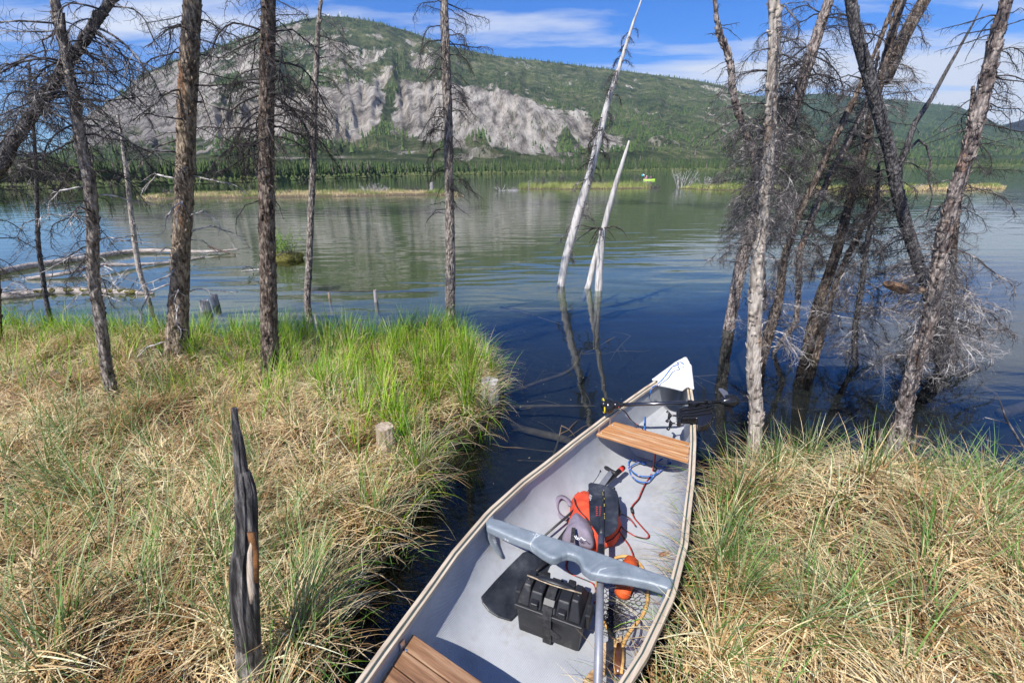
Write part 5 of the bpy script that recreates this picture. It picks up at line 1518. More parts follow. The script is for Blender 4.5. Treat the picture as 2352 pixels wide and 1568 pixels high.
# ------------------------------------------------------------------ things in the canoe
def slab(pts, th):
    mb = MB(); mb.prism(list(pts)[::-1], [p - Vector((0, 0, th)) for p in pts][::-1]); return mb
def pillow(outl, h, z0, rings=9, nz=.12, ns=9, e=.55):
    c = sum(outl, Vector()) / len(outl); n_ = len(outl); m_ = 4
    ol = []
    for i in range(n_):           # rounder outline
        for k in range(m_):
            t = k / m_; p = [outl[(i - 1) % n_], outl[i], outl[(i + 1) % n_], outl[(i + 2) % n_]]
            ol.append(.5 * ((2 * p[1]) + (p[2] - p[0]) * t + (2 * p[0] - 5 * p[1] + 4 * p[2] - p[3]) * t * t + (3 * p[1] - p[0] - 3 * p[2] + p[3]) * t ** 3))
    mb = MB(); vs = []
    N_ = len(ol)
    for r in range(rings + 1):
        f = math.cos(r / rings * math.pi / 2)
        if r == rings: f = .001
        for p in ol:
            q = c + (p - c) * f
            zz = z0 + h * (1 - f ** 2.2) ** e * (1 + nz * mn.noise(q * ns)) + h * nz * .8 * mn.noise(q * ns * 2.7)
            vs.append(Vector((q.x, q.y, zz)))
    vs += [Vector((p.x, p.y, z0 - .01)) for p in [c + (o_ - c) * .93 for o_ in ol]]
    fs = [(r * N_ + k, r * N_ + (k + 1) % N_, (r + 1) * N_ + (k + 1) % N_, (r + 1) * N_ + k) for r in range(rings) for k in range(N_)]
    b0 = (rings + 1) * N_
    fs += [(b0 + k, b0 + (k + 1) % N_, (k + 1) % N_, k) for k in range(N_)] + [tuple(b0 + k for k in reversed(range(N_)))]
    a = ol; area = sum(a[i].x * a[(i + 1) % N_].y - a[(i + 1) % N_].x * a[i].y for i in range(N_))
    if area < 0: fs = [tuple(reversed(f)) for f in fs]
    mb.add(vs, fs); return mb
blackp = simple('black_plastic', [(.3, (.007, .007, .008)), (.6, (.018, .018, .02)), (.7, (.06, .055, .05))], scale=14, rough=.48, bump=.06, bscale=60)
blackr = simple('worn_black_blade', [(.35, (.010, .012, .016)), (.55, (.028, .031, .037)), (.68, (.06, .065, .072))], scale=10, rough=.42, bump=.12)
alu = simple('grey_shaft', [(.4, (.16, .165, .19)), (.6, (.24, .25, .28))], scale=5, rough=.45, metal=.2)

# battery box
bd = math.atan2(.281, -.049)
bx = thing('battery_box', 'black plastic battery box with a strap and cord handle on the canoe floor', 'battery box', tuple(CL(-.173, -.009, .055)), TH - math.pi / 2 + R(10))
BZ = .055
mb = MB()
a_, b_ = .142, .082
def rect(x, y, z): return [Vector((-x, -y, z)), Vector((x, -y, z)), Vector((x, y, z)), Vector((-x, y, z))]
mb.add(rect(a_ * .95, b_ * .93, 0) + rect(a_, b_, .15), [(3, 2, 1, 0), (0, 1, 5, 4), (1, 2, 6, 5), (2, 3, 7, 6), (3, 0, 4, 7), (4, 5, 6, 7)])
mb.build('case', blackp, bx, local=True, bevel=.010, bseg=3)
mb = MB()
mb.add(rect(a_ + .008, b_ + .008, .140) + rect(a_ + .009, b_ + .009, .166), [(3, 2, 1, 0), (0, 1, 5, 4), (1, 2, 6, 5), (2, 3, 7, 6), (3, 0, 4, 7), (4, 5, 6, 7)])
for x0, x1, h_ in ((-.137, -.085, .245), (-.088, -.03, .228), (.03, .088, .228), (.085, .137, .245), (-.032, .032, .212)):
    w_ = .5 if h_ > .24 else .6
    mb.add([Vector((x0, -b_, .1665)), Vector((x1, -b_, .1665)), Vector((x1, b_, .1665)), Vector((x0, b_, .1665)),
            Vector((x0 + (.018 if x0 < -.13 else .004), -b_ * w_, h_)), Vector((x1 - (.018 if x1 > .13 else .004), -b_ * w_, h_)), Vector((x1 - (.018 if x1 > .13 else .004), b_ * w_, h_)), Vector((x0 + (.018 if x0 < -.13 else .004), b_ * w_, h_))],
           [(3, 2, 1, 0), (0, 1, 5, 4), (1, 2, 6, 5), (2, 3, 7, 6), (3, 0, 4, 7), (4, 5, 6, 7)])
for x in (-.06, .06):
    mb.box((x, -b_ + .006, .19), (.034, .03, .03)); mb.box((x, b_ - .006, .19), (.034, .03, .03))
lid = mb.build('lid', blackp, bx, local=True, bevel=.006, bseg=3)
mb = MB()
for x in (-.11, .11):
    mb.ball((x, -.01, .246), (.007, .007, .003), seg=10, rings=4)
mb.build('rivet', blackp, bx, local=True)
for x in (-.156, .156):
    mb = MB(); mb.add([Vector((x - .012, -.045, .11)), Vector((x + .012, -.045, .11)), Vector((x + .012, .045, .11)), Vector((x - .012, .045, .11)), Vector((x - .012, -.03, .17)), Vector((x + .012, -.03, .17)), Vector((x + .012, .03, .17)), Vector((x - .012, .03, .17))],
        [(3, 2, 1, 0), (0, 1, 5, 4), (1, 2, 6, 5), (2, 3, 7, 6), (3, 0, 4, 7), (4, 5, 6, 7)])
    mb.build('lug', blackp, bx, local=True, bevel=.004)
web = simple('webbing', [(.4, (.012, .012, .013)), (.6, (.035, .034, .036))], scale=60, rough=.9, bump=.5)
mb = MB(); hw = .019; vs = []
prof_ = [(-b_ - .003, .0), (-b_ - .006, .08), (-b_ - .013, .15), (-b_ - .006, .175), (-b_ * .6, .224), (-b_ * .3, .234), (b_ * .3, .234), (b_ * .6, .224), (b_ + .006, .175), (b_ + .013, .15), (b_ + .003, .0)]
for y, z in prof_: vs += [Vector((-hw, y, z)), Vector((hw, y, z))]
mb.add(vs, [(i * 2, i * 2 + 1, i * 2 + 3, i * 2 + 2) for i in range(len(prof_) - 1)])
st_ = mb.build('strap', web, bx, local=True); so = st_.modifiers.new('t', 'SOLIDIFY'); so.thickness = .003; so.offset = 1
mb = MB(); mb.box((0, -b_ * .78, .212), (.05, .03, .01), Matrix.Rotation(.7, 4, 'X')); mb.build('buckle', blackp, st_, local=True, bevel=.003)
mb = MB(); mb.add([Vector((.018, -b_ - .016, .11)), Vector((.06, -b_ - .02, .09)), Vector((.052, -b_ - .02, .065)), Vector((.018, -b_ - .014, .075))], [(0, 1, 2, 3)])
sp_ = mb.build('strap_end', web, st_, local=True); so = sp_.modifiers.new('t', 'SOLIDIFY'); so.thickness = .002
mb = MB(); mb.tube([Vector((-.115, .0, .25)), Vector((-.095, -.004, .254)), Vector((-.05, -.012, .272)), Vector((0, -.016, .277)), Vector((.05, -.012, .272)), Vector((.095, -.004, .254)), Vector((.115, 0, .25))], [.003, .004, .013, .014, .013, .004, .003], 10, flat=.6)
hd = mb.build('handle', blackp, bx, local=True, smooth=True)
mb = MB(); mb.tube([Vector((-.12, -.004, .252)), Vector((-.05, -.022, .268)), Vector((0, -.028, .272)), Vector((.05, -.022, .268)), Vector((.12, -.004, .252))], .0035, 6)
mb.build('cord', simple('tan_cord', [(.4, (.3, .22, .13)), (.6, (.5, .4, .28))], scale=60), hd, local=True, smooth=True)

# paddle on top
P1t = [(832, 205), (850, 195), (920, 208), (990, 228), (1026, 252), (1038, 285), (1038, 400), (1036, 490), (1012, 530), (975, 556), (945, 566), (905, 560), (868, 505), (842, 455), (836, 330)]
A = c3(922, 560, .245); Bp = c3(897, 1600, .262)
pa = thing('canoe_paddle', 'worn black bladed paddle lying over the red backpack, grey shaft under the yoke', 'paddle', tuple(c3(930, 400, .2)))
def zt_(x, y): return .245 + (560 - y) / 360 * .015 + (x - 935) / 100 * .008
o = slab([c3(x, y, zt_(x, y)) for x, y in P1t], .009).build('blade', blackr, pa, bevel=.004)
mb = MB(); mb.tube([c3(921, 566, .249), c3(926, 480, .254), c3(932, 380, .2605), c3(936, 250, .267)], [.0155, .013, .009, .003], 10, flat=.7); mb.build('blade_rib', blackr, pa, smooth=True)
yel = flatmat('worn_yellow', (.3, .24, .07), .7); redp = flatmat('red_print', (.5, .03, .02), .6)
mb = MB()
r_ = random.Random(3)
for i in range(16):
    y = 250 + i * 13 + r_.uniform(-4, 4); x = 936 + r_.uniform(-7, 7)
    mb.tube([c3(x, y, zt_(x, y) + .0115), c3(x + 1, y + r_.uniform(5, 12), zt_(x, y) + .0112)], r_.uniform(.0012, .0028), 5, flat=.25)
mb.build('scuff', yel, pa)
mb = MB()
for i in range(5):      # worn red lettering along the blade: reads as short strokes in the photo
    y = 362 + i * 14
    for dx in (884, 908):
        mb.tube([c3(dx, y, zt_(dx, y) + .001), c3(dx + 14, y + 3, zt_(dx + 14, y) + .001)], .0011, 4)
        mb.tube([c3(dx + 2, y, zt_(dx, y) + .001), c3(dx + 3, y + 9, zt_(dx, y) + .001)], .0011, 4)
mb.build('red_lettering', redp, pa)
mb = MB()
for i in range(7): mb.tube([c3(836 + r_.uniform(0, 6), 280 + i * 6, .2535), c3(850 + r_.uniform(0, 8), 283 + i * 6, .2535)], .001, 4)
mb.build('scratch', flatmat('scratch', (.5, .5, .5)), pa)
mb = MB(); mb.tube([A, Bp], .0165, 16); mb.build('shaft', alu, pa, smooth=True)
mb = MB(); mb.tube([A.lerp(Bp, .10), A.lerp(Bp, .36)], .0172, 16); mb.build('sleeve', blackp, pa, smooth=True)

# second paddle on the floor
P2t = [(97, 975), (108, 1020), (150, 1075), (215, 1115), (300, 1140), (380, 1060), (470, 930), (545, 810), (572, 750), (560, 705), (500, 675), (430, 660), (385, 672), (300, 755), (190, 870)]
pb = thing('canoe_paddle', 'black bladed paddle on the canoe floor behind the battery box, T grip by the backpack', 'paddle', tuple(c3(330, 900, .06)))
def z2(x, y): return .062 + (1000 - y) / 350 * .04
slab([c3f(x, y, .016) for x, y in P2t], .009).build('blade', blackr, pb, bevel=.004)
p0 = c3(535, 735, .10); p1_ = c3(985, 130, .17)
mb = MB(); mb.tube([c3f(430, 850, .02), p0], [.004, .016], 10, flat=.7); mb.tube([p0, p0.lerp(p1_, .55)], .0165, 14); mb.build('shaft', blackp, pb, smooth=True)
mb = MB(); mb.tube([p0.lerp(p1_, .55), p1_], [.019, .018], 4); mb.build('shaft_end', alu, pb)
mb = MB(); q0 = c3(945, 92, .18); q1 = c3(1022, 138, .18); mb.tube([q0, q0.lerp(q1, .15), q0.lerp(q1, .5), q0.lerp(q1, .85), q1], [.009, .0135, .012, .0135, .009], 12); mb.build('grip', blackp, pb, smooth=True)

# fishing rod
fr_ = thing('fishing_rod', 'black telescopic fishing rod with a red banded end under the backpack', 'fishing rod', tuple(c3(1060, 95, .1)))
e0 = c3(500, 590, .12); e1 = c3(1072, 95, .14)
mb = MB(); mb.tube([e0, e0.lerp(e1, .4), e0.lerp(e1, .75), e1], [.005, .008, .0155, .0165], 12); mb.build('rod', blackp, fr_, smooth=True)
mb = MB(); mb.tube([e0.lerp(e1, .945), e0.lerp(e1, .985)], .0172, 12); mb.build('band', redp, fr_, smooth=True)
mb = MB()
for k_ in range(5):
    p = c3(908 - k_ * 12, 128 + k_ * 18, .17 - .008 * k_)
    mb.v and None
mb.tube([c3(915, 120, .18), c3(900, 150, .17), c3(880, 180, .16), c3(850, 220, .15), c3(822, 268, .16)], .0022, 6); mb.ball(c3(915, 120, .18), (.006, .006, .009), seg=8, rings=5)
single(mb, 'bungee_cord', blackp, 'thin black elastic cord above the backpack', 'cord', smooth=True)

# backpack
bag = thing('backpack', 'red backpack with a grey pocket lying in front of the yoke', 'backpack', tuple(c3(850, 450, .06)))
redf = simple('red_fabric', [(.35, (.52, .045, .016)), (.6, (.68, .075, .025))], scale=12, rough=.8, bump=.5, bscale=30)
greyf = simple('grey_fabric', [(.35, (.15, .125, .165)), (.6, (.22, .19, .24))], scale=12, rough=.85, bump=.5, bscale=30)
R1 = [(702, 420), (712, 330), (760, 282), (835, 272), (930, 300), (1030, 400), (1062, 485), (1048, 548), (1005, 600), (940, 622), (872, 648), (800, 610), (720, 560), (690, 490)]
pillow([c3(x, y, .08) for x, y in R1], .145, .055, nz=.16, ns=11).build('pack_body', redf, bag, smooth=True)
R2 = [(700, 470), (740, 430), (800, 462), (850, 515), (872, 570), (862, 640), (790, 628), (700, 612), (652, 590), (680, 530)]
pillow([c3(x, y, .13) for x, y in R2], .085, .125, nz=.14, ns=14).build('front_pocket', greyf, bag, smooth=True)['label'] = 'grey front pocket'
def ribbon(pts, w, th=.003):
    mb = MB(); vs = []
    for i, p in enumerate(pts):
        a = pts[max(0, i - 1)]; b_ = pts[min(len(pts) - 1, i + 1)]; t = (b_ - a).normalized(); s = t.cross(Vector((0, 0, 1))).normalized() * w
        vs += [p - s, p + s]
    n_ = len(vs)
    vs += [v - Vector((0, 0, th)) for v in vs]
    f = []
    for i in range(len(pts) - 1):
        a = i * 2; f += [(a, a + 1, a + 3, a + 2), (n_ + a + 2, n_ + a + 3, n_ + a + 1, n_ + a), (a, a + 2, n_ + a + 2, n_ + a), (a + 1, n_ + a + 1, n_ + a + 3, a + 3)]
    mb.add(vs, f); return mb
pts = [c3(x, y, z) for x, y, z in ((712, 355, .12), (690, 315, .135), (650, 292, .14), (622, 310, .13), (612, 350, .11), (620, 395, .09), (650, 430, .08), (695, 445, .09))]
sp_, _ = smooth_poly(pts, [0] * 8, 24)
ribbon(sp_, .014, .006).build('strap', greyf, bag, smooth=True)
ribbon([c3(732, 505, .222), c3(728, 545, .225), c3(722, 605, .205)], .010, .003).build('pocket_band', web, bag)
mb = MB()
for l in ([(738, 562), (750, 585), (768, 575)], [(772, 588), (782, 570), (806, 592), (815, 590)], [(748, 560), (764, 590)]):
    mb.tube([c3(x, y, .226) for x, y in l], .0022, 5)
mb.build('pocket_mark', flatmat('white_print', (.8, .8, .8)), bag)
mb = MB(); mb.tube([c3(x, y, z) for x, y, z in ((735, 305, .175), (745, 350, .2), (770, 390, .212), (810, 430, .216), (850, 490, .214))], .0035, 6)
mb.tube([c3(x, y, z) for x, y, z in ((1055, 500, .13), (1040, 535, .13), (1000, 580, .13), (950, 605, .13))], .0035, 6)
mb.build('zip', web, bag, smooth=True)
mb = MB()
for x, y in ((1003, 242), (1046, 398)): mb.ball(c3(x, y, .2), (.013, .01, .016), seg=8, rings=6)
mb.tube([c3(1003, 242, .2), c3(1035, 310, .19), c3(1046, 398, .2)], .006, 6)
mb.build('side_buckle', blackp, bag, smooth=True)

# landing net
net = thing('landing_net', 'wooden hoop landing net with black mesh lying right of the battery box', 'landing net', tuple(c3(1050, 1400, .06)))
hoop = [(1025, 1330), (1000, 1262), (948, 1165), (905, 1080), (888, 1000), (888, 900), (905, 820), (960, 745), (1040, 705), (1120, 706), (1190, 760), (1230, 850), (1238, 940), (1232, 1030), (1195, 1115), (1135, 1190), (1088, 1260), (1062, 1330)]
def hz_(y): return .078 + max(0, (1000 - y)) * .00004
hp, _ = smooth_poly([c3f(x, y, .02) for x, y in hoop], [0] * len(hoop), 70)
M['netwood'] = woodgrain('net_wood', (.42, .22, .06), (.58, .34, .11), (.66, .42, .17), 'X', .35)
mb = MB(); mb.tube(hp, .0075, 8); mb.build('hoop', M['netwood'], net, smooth=True)
mb = MB(); mb.tube([c3f(1043, 1300, .03), c3f(1044, 1380, .026), c3f(1040, 1450, .026), c3f(1036, 1500, .022)], [.010, .019, .018, .012], 12, flat=.7)
mb.build('handle', simple('dark_handle', [(.4, (.07, .025, .012)), (.6, (.15, .055, .025))], scale=20, rough=.3, coat=.5), net, smooth=True)
mb = MB(); mb.tube([c3f(1015, 1330, .026), c3f(1014, 1420, .026), c3f(1016, 1500, .026)], .006, 8); mb.tube([c3f(1070, 1330, .026), c3f(1069, 1420, .026), c3f(1058, 1500, .026)], .006, 8)
mb.build('handle_rail', M['netwood'], net, smooth=True)
poly = np.array([tuple(v)[:2] for v in hp])
mb = MB(); hx = .0155; E_ = set(); lo = poly.min(0); hi = poly.max(0)
def netpt(x, y):
    d = np.array((x, y)) - C0
    z = .01 + flz(float(d @ AX), float(d @ NL)) + .035 * max(0, mn.noise(Vector((x * 9, y * 9, 3)))) ** .8 + .008 * mn.noise(Vector((x * 40, y * 40, 1)))
    return Vector((x + .010 * mn.noise(Vector((x * 25, y * 25, 7))), y + .010 * mn.noise(Vector((x * 25, y * 25, 12))), z))
i = 0; y = lo[1]
segs = []
while y < hi[1]:
    x = lo[0] + (hx * .75 * 2 if i % 2 else 0)
    while x < hi[0]:
        cs = [(x + hx * .5, y + hx * .87), (x + hx, y), (x + hx * .5, y - hx * .87), (x - hx * .5, y - hx * .87)]
        for a, b_ in ((cs[0], cs[1]), (cs[1], cs[2]), (cs[2], cs[3])): segs.append((a, b_))
        x += hx * 3
    y += hx * .87; i += 1
sg = np.array([((a[0] + b_[0]) / 2, (a[1] + b_[1]) / 2) for a, b_ in segs]); sd = poly_sd(sg, poly)
for (a, b_), d in zip(segs, sd):
    if d > 0: mb.tube([netpt(*a), netpt(*b_)], .0013, 3, cap=False)
for _ in range(500):   # gathered mesh in the middle of the net
    q = c3f(1010 + rnd.gauss(0, 45), 1110 + rnd.gauss(0, 60), .015 + rnd.random() * .03)
    mb.tube([q, q + Vector((rnd.gauss(0, .012), rnd.gauss(0, .012), rnd.gauss(0, .006)))], .0013, 3, cap=False)
mb.build('mesh_bag', flatmat('net_black', (.012, .012, .014), .7), net)
mb = MB(); l = [(1035, 1500), (1000, 1490), (995, 1455), (1010, 1430)]
mb.tube([c3f(x, y, .01) for x, y in l], .003, 6)
l = [(1070, 1440), (1095, 1480), (1080, 1510), (1040, 1522), (1005, 1510)]
mb.tube([c3f(x, y, .01) for x, y in l], .003, 6)
for l in ([(1090, 1335), (1130, 1270), (1150, 1200), (1150, 1140), (1110, 1105), (1060, 1105), (1015, 1130), (1060, 1140), (1120, 1120), (1170, 1110), (1190, 1150), (1188, 1230), (1160, 1290), (1120, 1325), (1090, 1335)], [(1090, 1335), (1140, 1335), (1200, 1275)], [(1090, 1335), (1150, 1310), (1165, 1285)]):
    sp_, _ = smooth_poly([c3f(x, y, .03) for x, y in l], [0] * len(l), len(l) * 4)
    mb.tube(sp_, .003, 6)
mb.build('lanyard', flatmat('purple_cord', (.045, .04, .085), .8), net, smooth=True)
# orange float in the net
mb = MB(); mb.tube([c3f(1130, 715, .04), c3f(1125, 735, .045), c3f(1105, 800, .05), c3f(1080, 890, .05), c3f(1062, 960, .045), c3f(1052, 985, .04)], [.012, .034, .042, .042, .036, .012], 16, nz=.1, nscale=25)
single(mb, 'orange_float', simple('orange_foam', [(.35, (.5, .055, .01)), (.6, (.66, .11, .015))], scale=25, rough=.7, bump=.6), 'orange float bundled in the black mesh under the yoke', 'float', smooth=True)

# bark slab and chip
B1 = [(1062, 1232), (1068, 1262), (1040, 1320), (1008, 1385), (962, 1450), (950, 1500), (905, 1530), (870, 1600), (770, 1600), (800, 1540), (832, 1500), (890, 1440), (928, 1360), (918, 1330), (885, 1310), (868, 1290), (905, 1283), (935, 1292), (1000, 1262), (1040, 1250)]
mb = slab([c3f(x + rnd.uniform(-4, 4), y, .026 + rnd.uniform(-.004, .006)) for x, y in B1], .018)
single(mb, 'bark_slab', simple('split_bark', [(.3, (.26, .13, .05)), (.5, (.5, .33, .17)), (.7, (.62, .45, .27))], scale=12, stretch=(1, 2, 1), rough=.9, bump=1, bscale=25), 'ragged tan slab of bark beside the net handle', 'bark', bevel=.004)
mb = slab([c3f(x, y, .014) for x, y in [(1312, 685), (1345, 668), (1382, 666), (1384, 680), (1350, 690), (1325, 696)]], .01)
single(mb, 'wood_chip', simple('chip', [(.4, (.2, .08, .04)), (.6, (.45, .3, .2))], scale=60, rough=.9), 'small brown wood chip on the canoe floor ahead of the yoke', 'wood chip')

# cables and rope
cab = thing('power_cable', 'red and black cable running over the canoe floor to the battery box', 'cable', tuple(c3(1200, 400, .06)))
redw = flatmat('red_wire', (.4, .05, .04), .5); blw = flatmat('black_wire', (.015, .012, .014), .45)
lines = [[(1287, -20, .25), (1285, 10, .2), (1272, 110, .066), (1250, 160, .064), (1215, 215, .064), (1190, 270, .062), (1172, 310, .062), (1128, 365, .062), (1140, 430, .066), (1170, 470, .07), (1205, 510, .07), (1243, 555, .068), (1225, 578, .068), (1150, 562, .068), (1095, 530, .07), (1062, 505, .08), (1035, 470, .1), (1030, 430, .12), (1060, 415, .11), (1110, 440, .09), (1150, 490, .075)],
         [(1035, 520, .1), (1075, 580, .07), (1110, 630, .066), (1132, 680, .066), (1142, 712, .068)],
         [(700, 705, .07), (680, 745, .066), (684, 790, .066), (720, 825, .066), (800, 858, .066), (865, 890, .07), (885, 940, .08), (885, 1000, .1), (868, 1020, .12)]]
for off, mt_, nm in ((0, redw, 'red_wire'), (1, blw, 'black_wire')):
    mb = MB()
    for l in lines:
        pts = [(c3f(x + off * 7, y + off * 3, .006) if z < .073 else c3(x + off * 7, y + off * 3, z)) for x, y, z in l]
        sp_, _ = smooth_poly(pts, [0] * len(pts), len(pts) * 5); mb.tube(sp_, .0034, 6)
    sp_, _ = smooth_poly([c2(x + off * 9, y + off * 6, z) for x, y, z in [(575, 590, .49), (640, 640, .4), (680, 700, .33), (730, 745, .31), (790, 785, .3), (850, 860, .2)]], [0] * 6, 24)
    mb.tube(sp_, .0034, 6)
    mb.build(nm, mt_, cab, smooth=True)
mb = MB(); mb.tube([c3(1128, 372, .066), c3(1133, 400, .066)], .009, 8); mb.tube([c3(1290, 98, .07), c3(1284, 112, .07)], .011, 8); mb.build('connector', blackp, cab, smooth=True)
def rope_mat():
    mt, nt, b, out = newmat('blue_rope')
    vo = N(nt, 'ShaderNodeTexVoronoi', i_Scale=95); nt.links.new(mapped(nt), vo.inputs['Vector'])
    nt.links.new(ramp(nt, vo.outputs['Color'], [(.0, (.02, .11, .36)), (.72, (.03, .17, .5)), (.76, (.4, .3, .42)), (1, (.55, .4, .5))], 'CONSTANT'), b.inputs['Base Color'])
    b.inputs['Roughness'].default_value = .8
    return mt
rl = [(1212, 172, .56), (1185, 152, .575), (1150, 158, .57), (1165, 175, .575), (1115, 188, .57), (1085, 215, .56), (1050, 262, .55), (1000, 325, .51), (945, 375, .485), (905, 398, .46), (885, 450, .42), (872, 500, .34), (852, 575, .22), (840, 640, .2), (832, 710, .2), (828, 790, .19), (850, 880, .12),
      (890, 1000, .08), (930, 1062, .075), (1000, 1085, .075), (1060, 1085, .075), (1085, 1115, .075), (1065, 1150, .075), (1000, 1168, .075), (945, 1160, .075), (985, 1105, .08), (1040, 1098, .08), (1058, 1140, .08), (1000, 1205, .07), (940, 1245, .07), (870, 1268, .07), (780, 1262, .07), (715, 1225, .07), (690, 1180, .07), (745, 1142, .07), (800, 1125, .075), (842, 1132, .075), (825, 1145, .075),
      (760, 1120, .07), (712, 1100, .07), (678, 1122, .07), (672, 1170, .07), (690, 1240, .07), (740, 1300, .07), (800, 1325, .07), (860, 1322, .07), (905, 1280, .07), (950, 1225, .075), (985, 1205, .075)]
sp_, _ = smooth_poly([c2(*q) for q in rl], [0] * len(rl), len(rl) * 6)
mb = MB(); mb.tube(sp_, .0045, 7)
single(mb, 'mooring_rope', rope_mat(), 'blue flecked rope from the bow deck to a coil on the canoe floor', 'rope', smooth=True)

# trolling motor lying across the gunwales
mo = thing('trolling_motor', 'black electric outboard lying across the canoe bow with its propeller over the water', 'boat motor', tuple(c2(1200, 560, .45)))
chrome = flatmat('dark_steel', (.10, .10, .11), .22, metal=.9); bl = flatmat('gloss_black', (.012, .012, .014), .22)
hA = c2(560, 568, .465); hB_ = c2(1600, 536, .50)
mb = MB(); mb.tube([hA, hB_], .0125, 16); mb.build('shaft', chrome, mo, smooth=True)
mb = MB()
for x, y in ((595, 567), (1275, 545), (1460, 540), (1590, 536)):
    p = c2(x, y, .465 + (x - 560) / 1040 * .035); d = (hB_ - hA).normalized(); mb.tube([p - d * .012, p + d * .012], .0175, 14)
mb.build('collar', bl, mo, smooth=False)
hd_ = MB(); hc = c2(470, 575, .47)
hd_.ball(hc, (.05, .062, .05), seg=16, rings=10, nz=.08, ns=20); hd_.ball(c2(545, 570, .475), (.03, .03, .028), seg=12, rings=8); hd_.ball(c2(430, 562, .50), (.022, .022, .022), seg=12, rings=8)
hh_ = hd_.build('motor_head', bl, mo, smooth=True)
mb = MB(); ax_ = (hB_ - hA).normalized(); mb.tube([hc - ax_ * .033, hc - ax_ * .026], .0605, 20, flat=.8); mb.build('yellow_stripe', flatmat('yellow_stripe', (.7, .55, .02), .5), hh_)
mb = MB()
pc = c2(1665, 528, .50)
mb.tube([c2(1570, 537, .5), c2(1600, 535, .5), c2(1630, 530, .5), c2(1690, 527, .5), c2(1730, 525, .5), c2(1748, 524, .5)], [.016, .024, .040, .044, .030, .006], 18)
pb_ = mb.build('lower_unit', bl, mo, smooth=True)
mb = MB()
for l, r0 in (([(1660, 480), (1640, 440), (1600, 410), (1565, 402), (1550, 415), (1575, 445), (1600, 480), (1615, 500)], 0),):
    mb.prism([c2(x, y, .53) for x, y in l], [c2(x, y, .524) for x, y in l])
mb.build('propeller_blade', flatmat('blade_shine', (.25, .25, .27), .25, metal=.6), mo, bevel=.002)
mb = MB(); l = [(1605, 580), (1625, 620), (1660, 650), (1695, 668), (1705, 655), (1690, 620), (1685, 585)]
mb.prism([c2(x, y, .47) for x, y in l], [c2(x, y, .463) for x, y in l]); mb.build('propeller_blade', bl, mo, bevel=.002)
mb = MB(); mb.tube([c2(1740, 534, .5), c2(1840, 534, .5)], .003, 6); mb.build('prop_pin', chrome, mo)
br = [(1140, 640), (1160, 605), (1210, 580), (1300, 575), (1400, 572), (1500, 565), (1518, 600), (1512, 660), (1490, 715), (1450, 755), (1400, 775), (1350, 765), (1345, 690), (1200, 692), (1185, 735), (1150, 720)]
mb = slab([c2(x, y, .462) for x, y in br], .045); bk = mb.build('clamp_bracket', bl, mo, bevel=.006)
mb = MB()
for l in ([(1165, 690), (1190, 655), (1300, 640), (1500, 598)], [(1180, 700), (1210, 672), (1320, 665), (1490, 640)], [(1160, 655), (1200, 620), (1300, 605), (1480, 580)]):
    sp_, _ = smooth_poly([c2(x, y, .466) for x, y in l], [0] * 4, 16); mb.tube(sp_, .006, 6)
for i in range(9):
    a = -1.4 + i * .2; mb.ball(c2(1390 + 118 * math.cos(a + .6) * 1.0, 655 + 112 * math.sin(a + .9), .463), (.006, .006, .004), seg=6, rings=4)
mb.build('rib', bl, bk, smooth=True)
mb = MB(); mb.box(c2(1380, 570, .47), (.09, .03, .03), Matrix.Rotation(-.9, 4, 'Z')); mb.box(c2(1300, 575, .47), (.05, .03, .05), Matrix.Rotation(-.9, 4, 'Z')); mb.build('hinge', bl, bk, bevel=.004)
for (x0, y0, x1, y1) in ((1150, 675, 1075, 672), (1270, 745, 1085, 750)):
    mb = MB(); mb.tube([c2(x0, y0, .43), c2(x1, y1, .43)], .006, 10); kb = mb.build('clamp_screw', chrome, mo, smooth=True)
    mb = MB()
    mb.tube([c2(x1 + 12, y1, .43), c2(x1, y1, .43)], .013, 10)
    mb.tube([c2(x1, y1, .43), c2(x1 - 8, y1 - 25, .44), c2(x1 - 28, y1 - 32 - 10, .45)], [.011, .008, .010], 8, flat=.6); mb.tube([c2(x1, y1, .43), c2(x1 - 10, y1 + 35, .42), c2(x1 - 30, y1 + 62, .41)], [.011, .008, .011], 8, flat=.6)
    mb.build('wing_knob', bl, kb, smooth=True)

# ------------------------------------------------------------------ air, sky, sun
EL, AZ = R(50), math.atan2(-.55, -.83)      # the sun stands high behind the camera, a little to its left
sd_ = Vector((math.sin(AZ) * math.cos(EL), math.cos(AZ) * math.cos(EL), math.sin(EL)))
sl = bpy.data.lights.new('sun', 'SUN'); sl.energy = 5.0; sl.angle = R(.5); sl.color = (1, .955, .89)
so_ = bpy.data.objects.new('sun', sl); COL.objects.link(so_)
so_.rotation_euler = sd_.to_track_quat('Z', 'Y').to_euler()
w = bpy.data.worlds.new('World'); SC.world = w; w.use_nodes = True
nt = w.node_tree; bg = nt.nodes['Background']
sky = nt.nodes.new('ShaderNodeTexSky'); sky.sky_type = 'NISHITA'; sky.sun_disc = False; sky.sun_elevation = EL; sky.sun_rotation = AZ % (2 * math.pi)
sky.air_density = 1.0; sky.dust_density = .25; sky.ozone_density = 3.5; sky.altitude = 600
tc = nt.nodes.new('ShaderNodeTexCoord')
hs = nt.nodes.new('ShaderNodeHueSaturation'); hs.inputs['Saturation'].default_value = 1.5; nt.links.new(sky.outputs[0], hs.inputs['Color'])
sx = nt.nodes.new('ShaderNodeSeparateXYZ'); nt.links.new(tc.outputs['Generated'], sx.inputs[0])
zc = N(nt, 'ShaderNodeMath', operation='ADD'); nt.links.new(sx.outputs['Z'], zc.inputs[0]); zc.inputs[1].default_value = .10
zm = N(nt, 'ShaderNodeMath', operation='MAXIMUM'); nt.links.new(zc.outputs[0], zm.inputs[0]); zm.inputs[1].default_value = .03
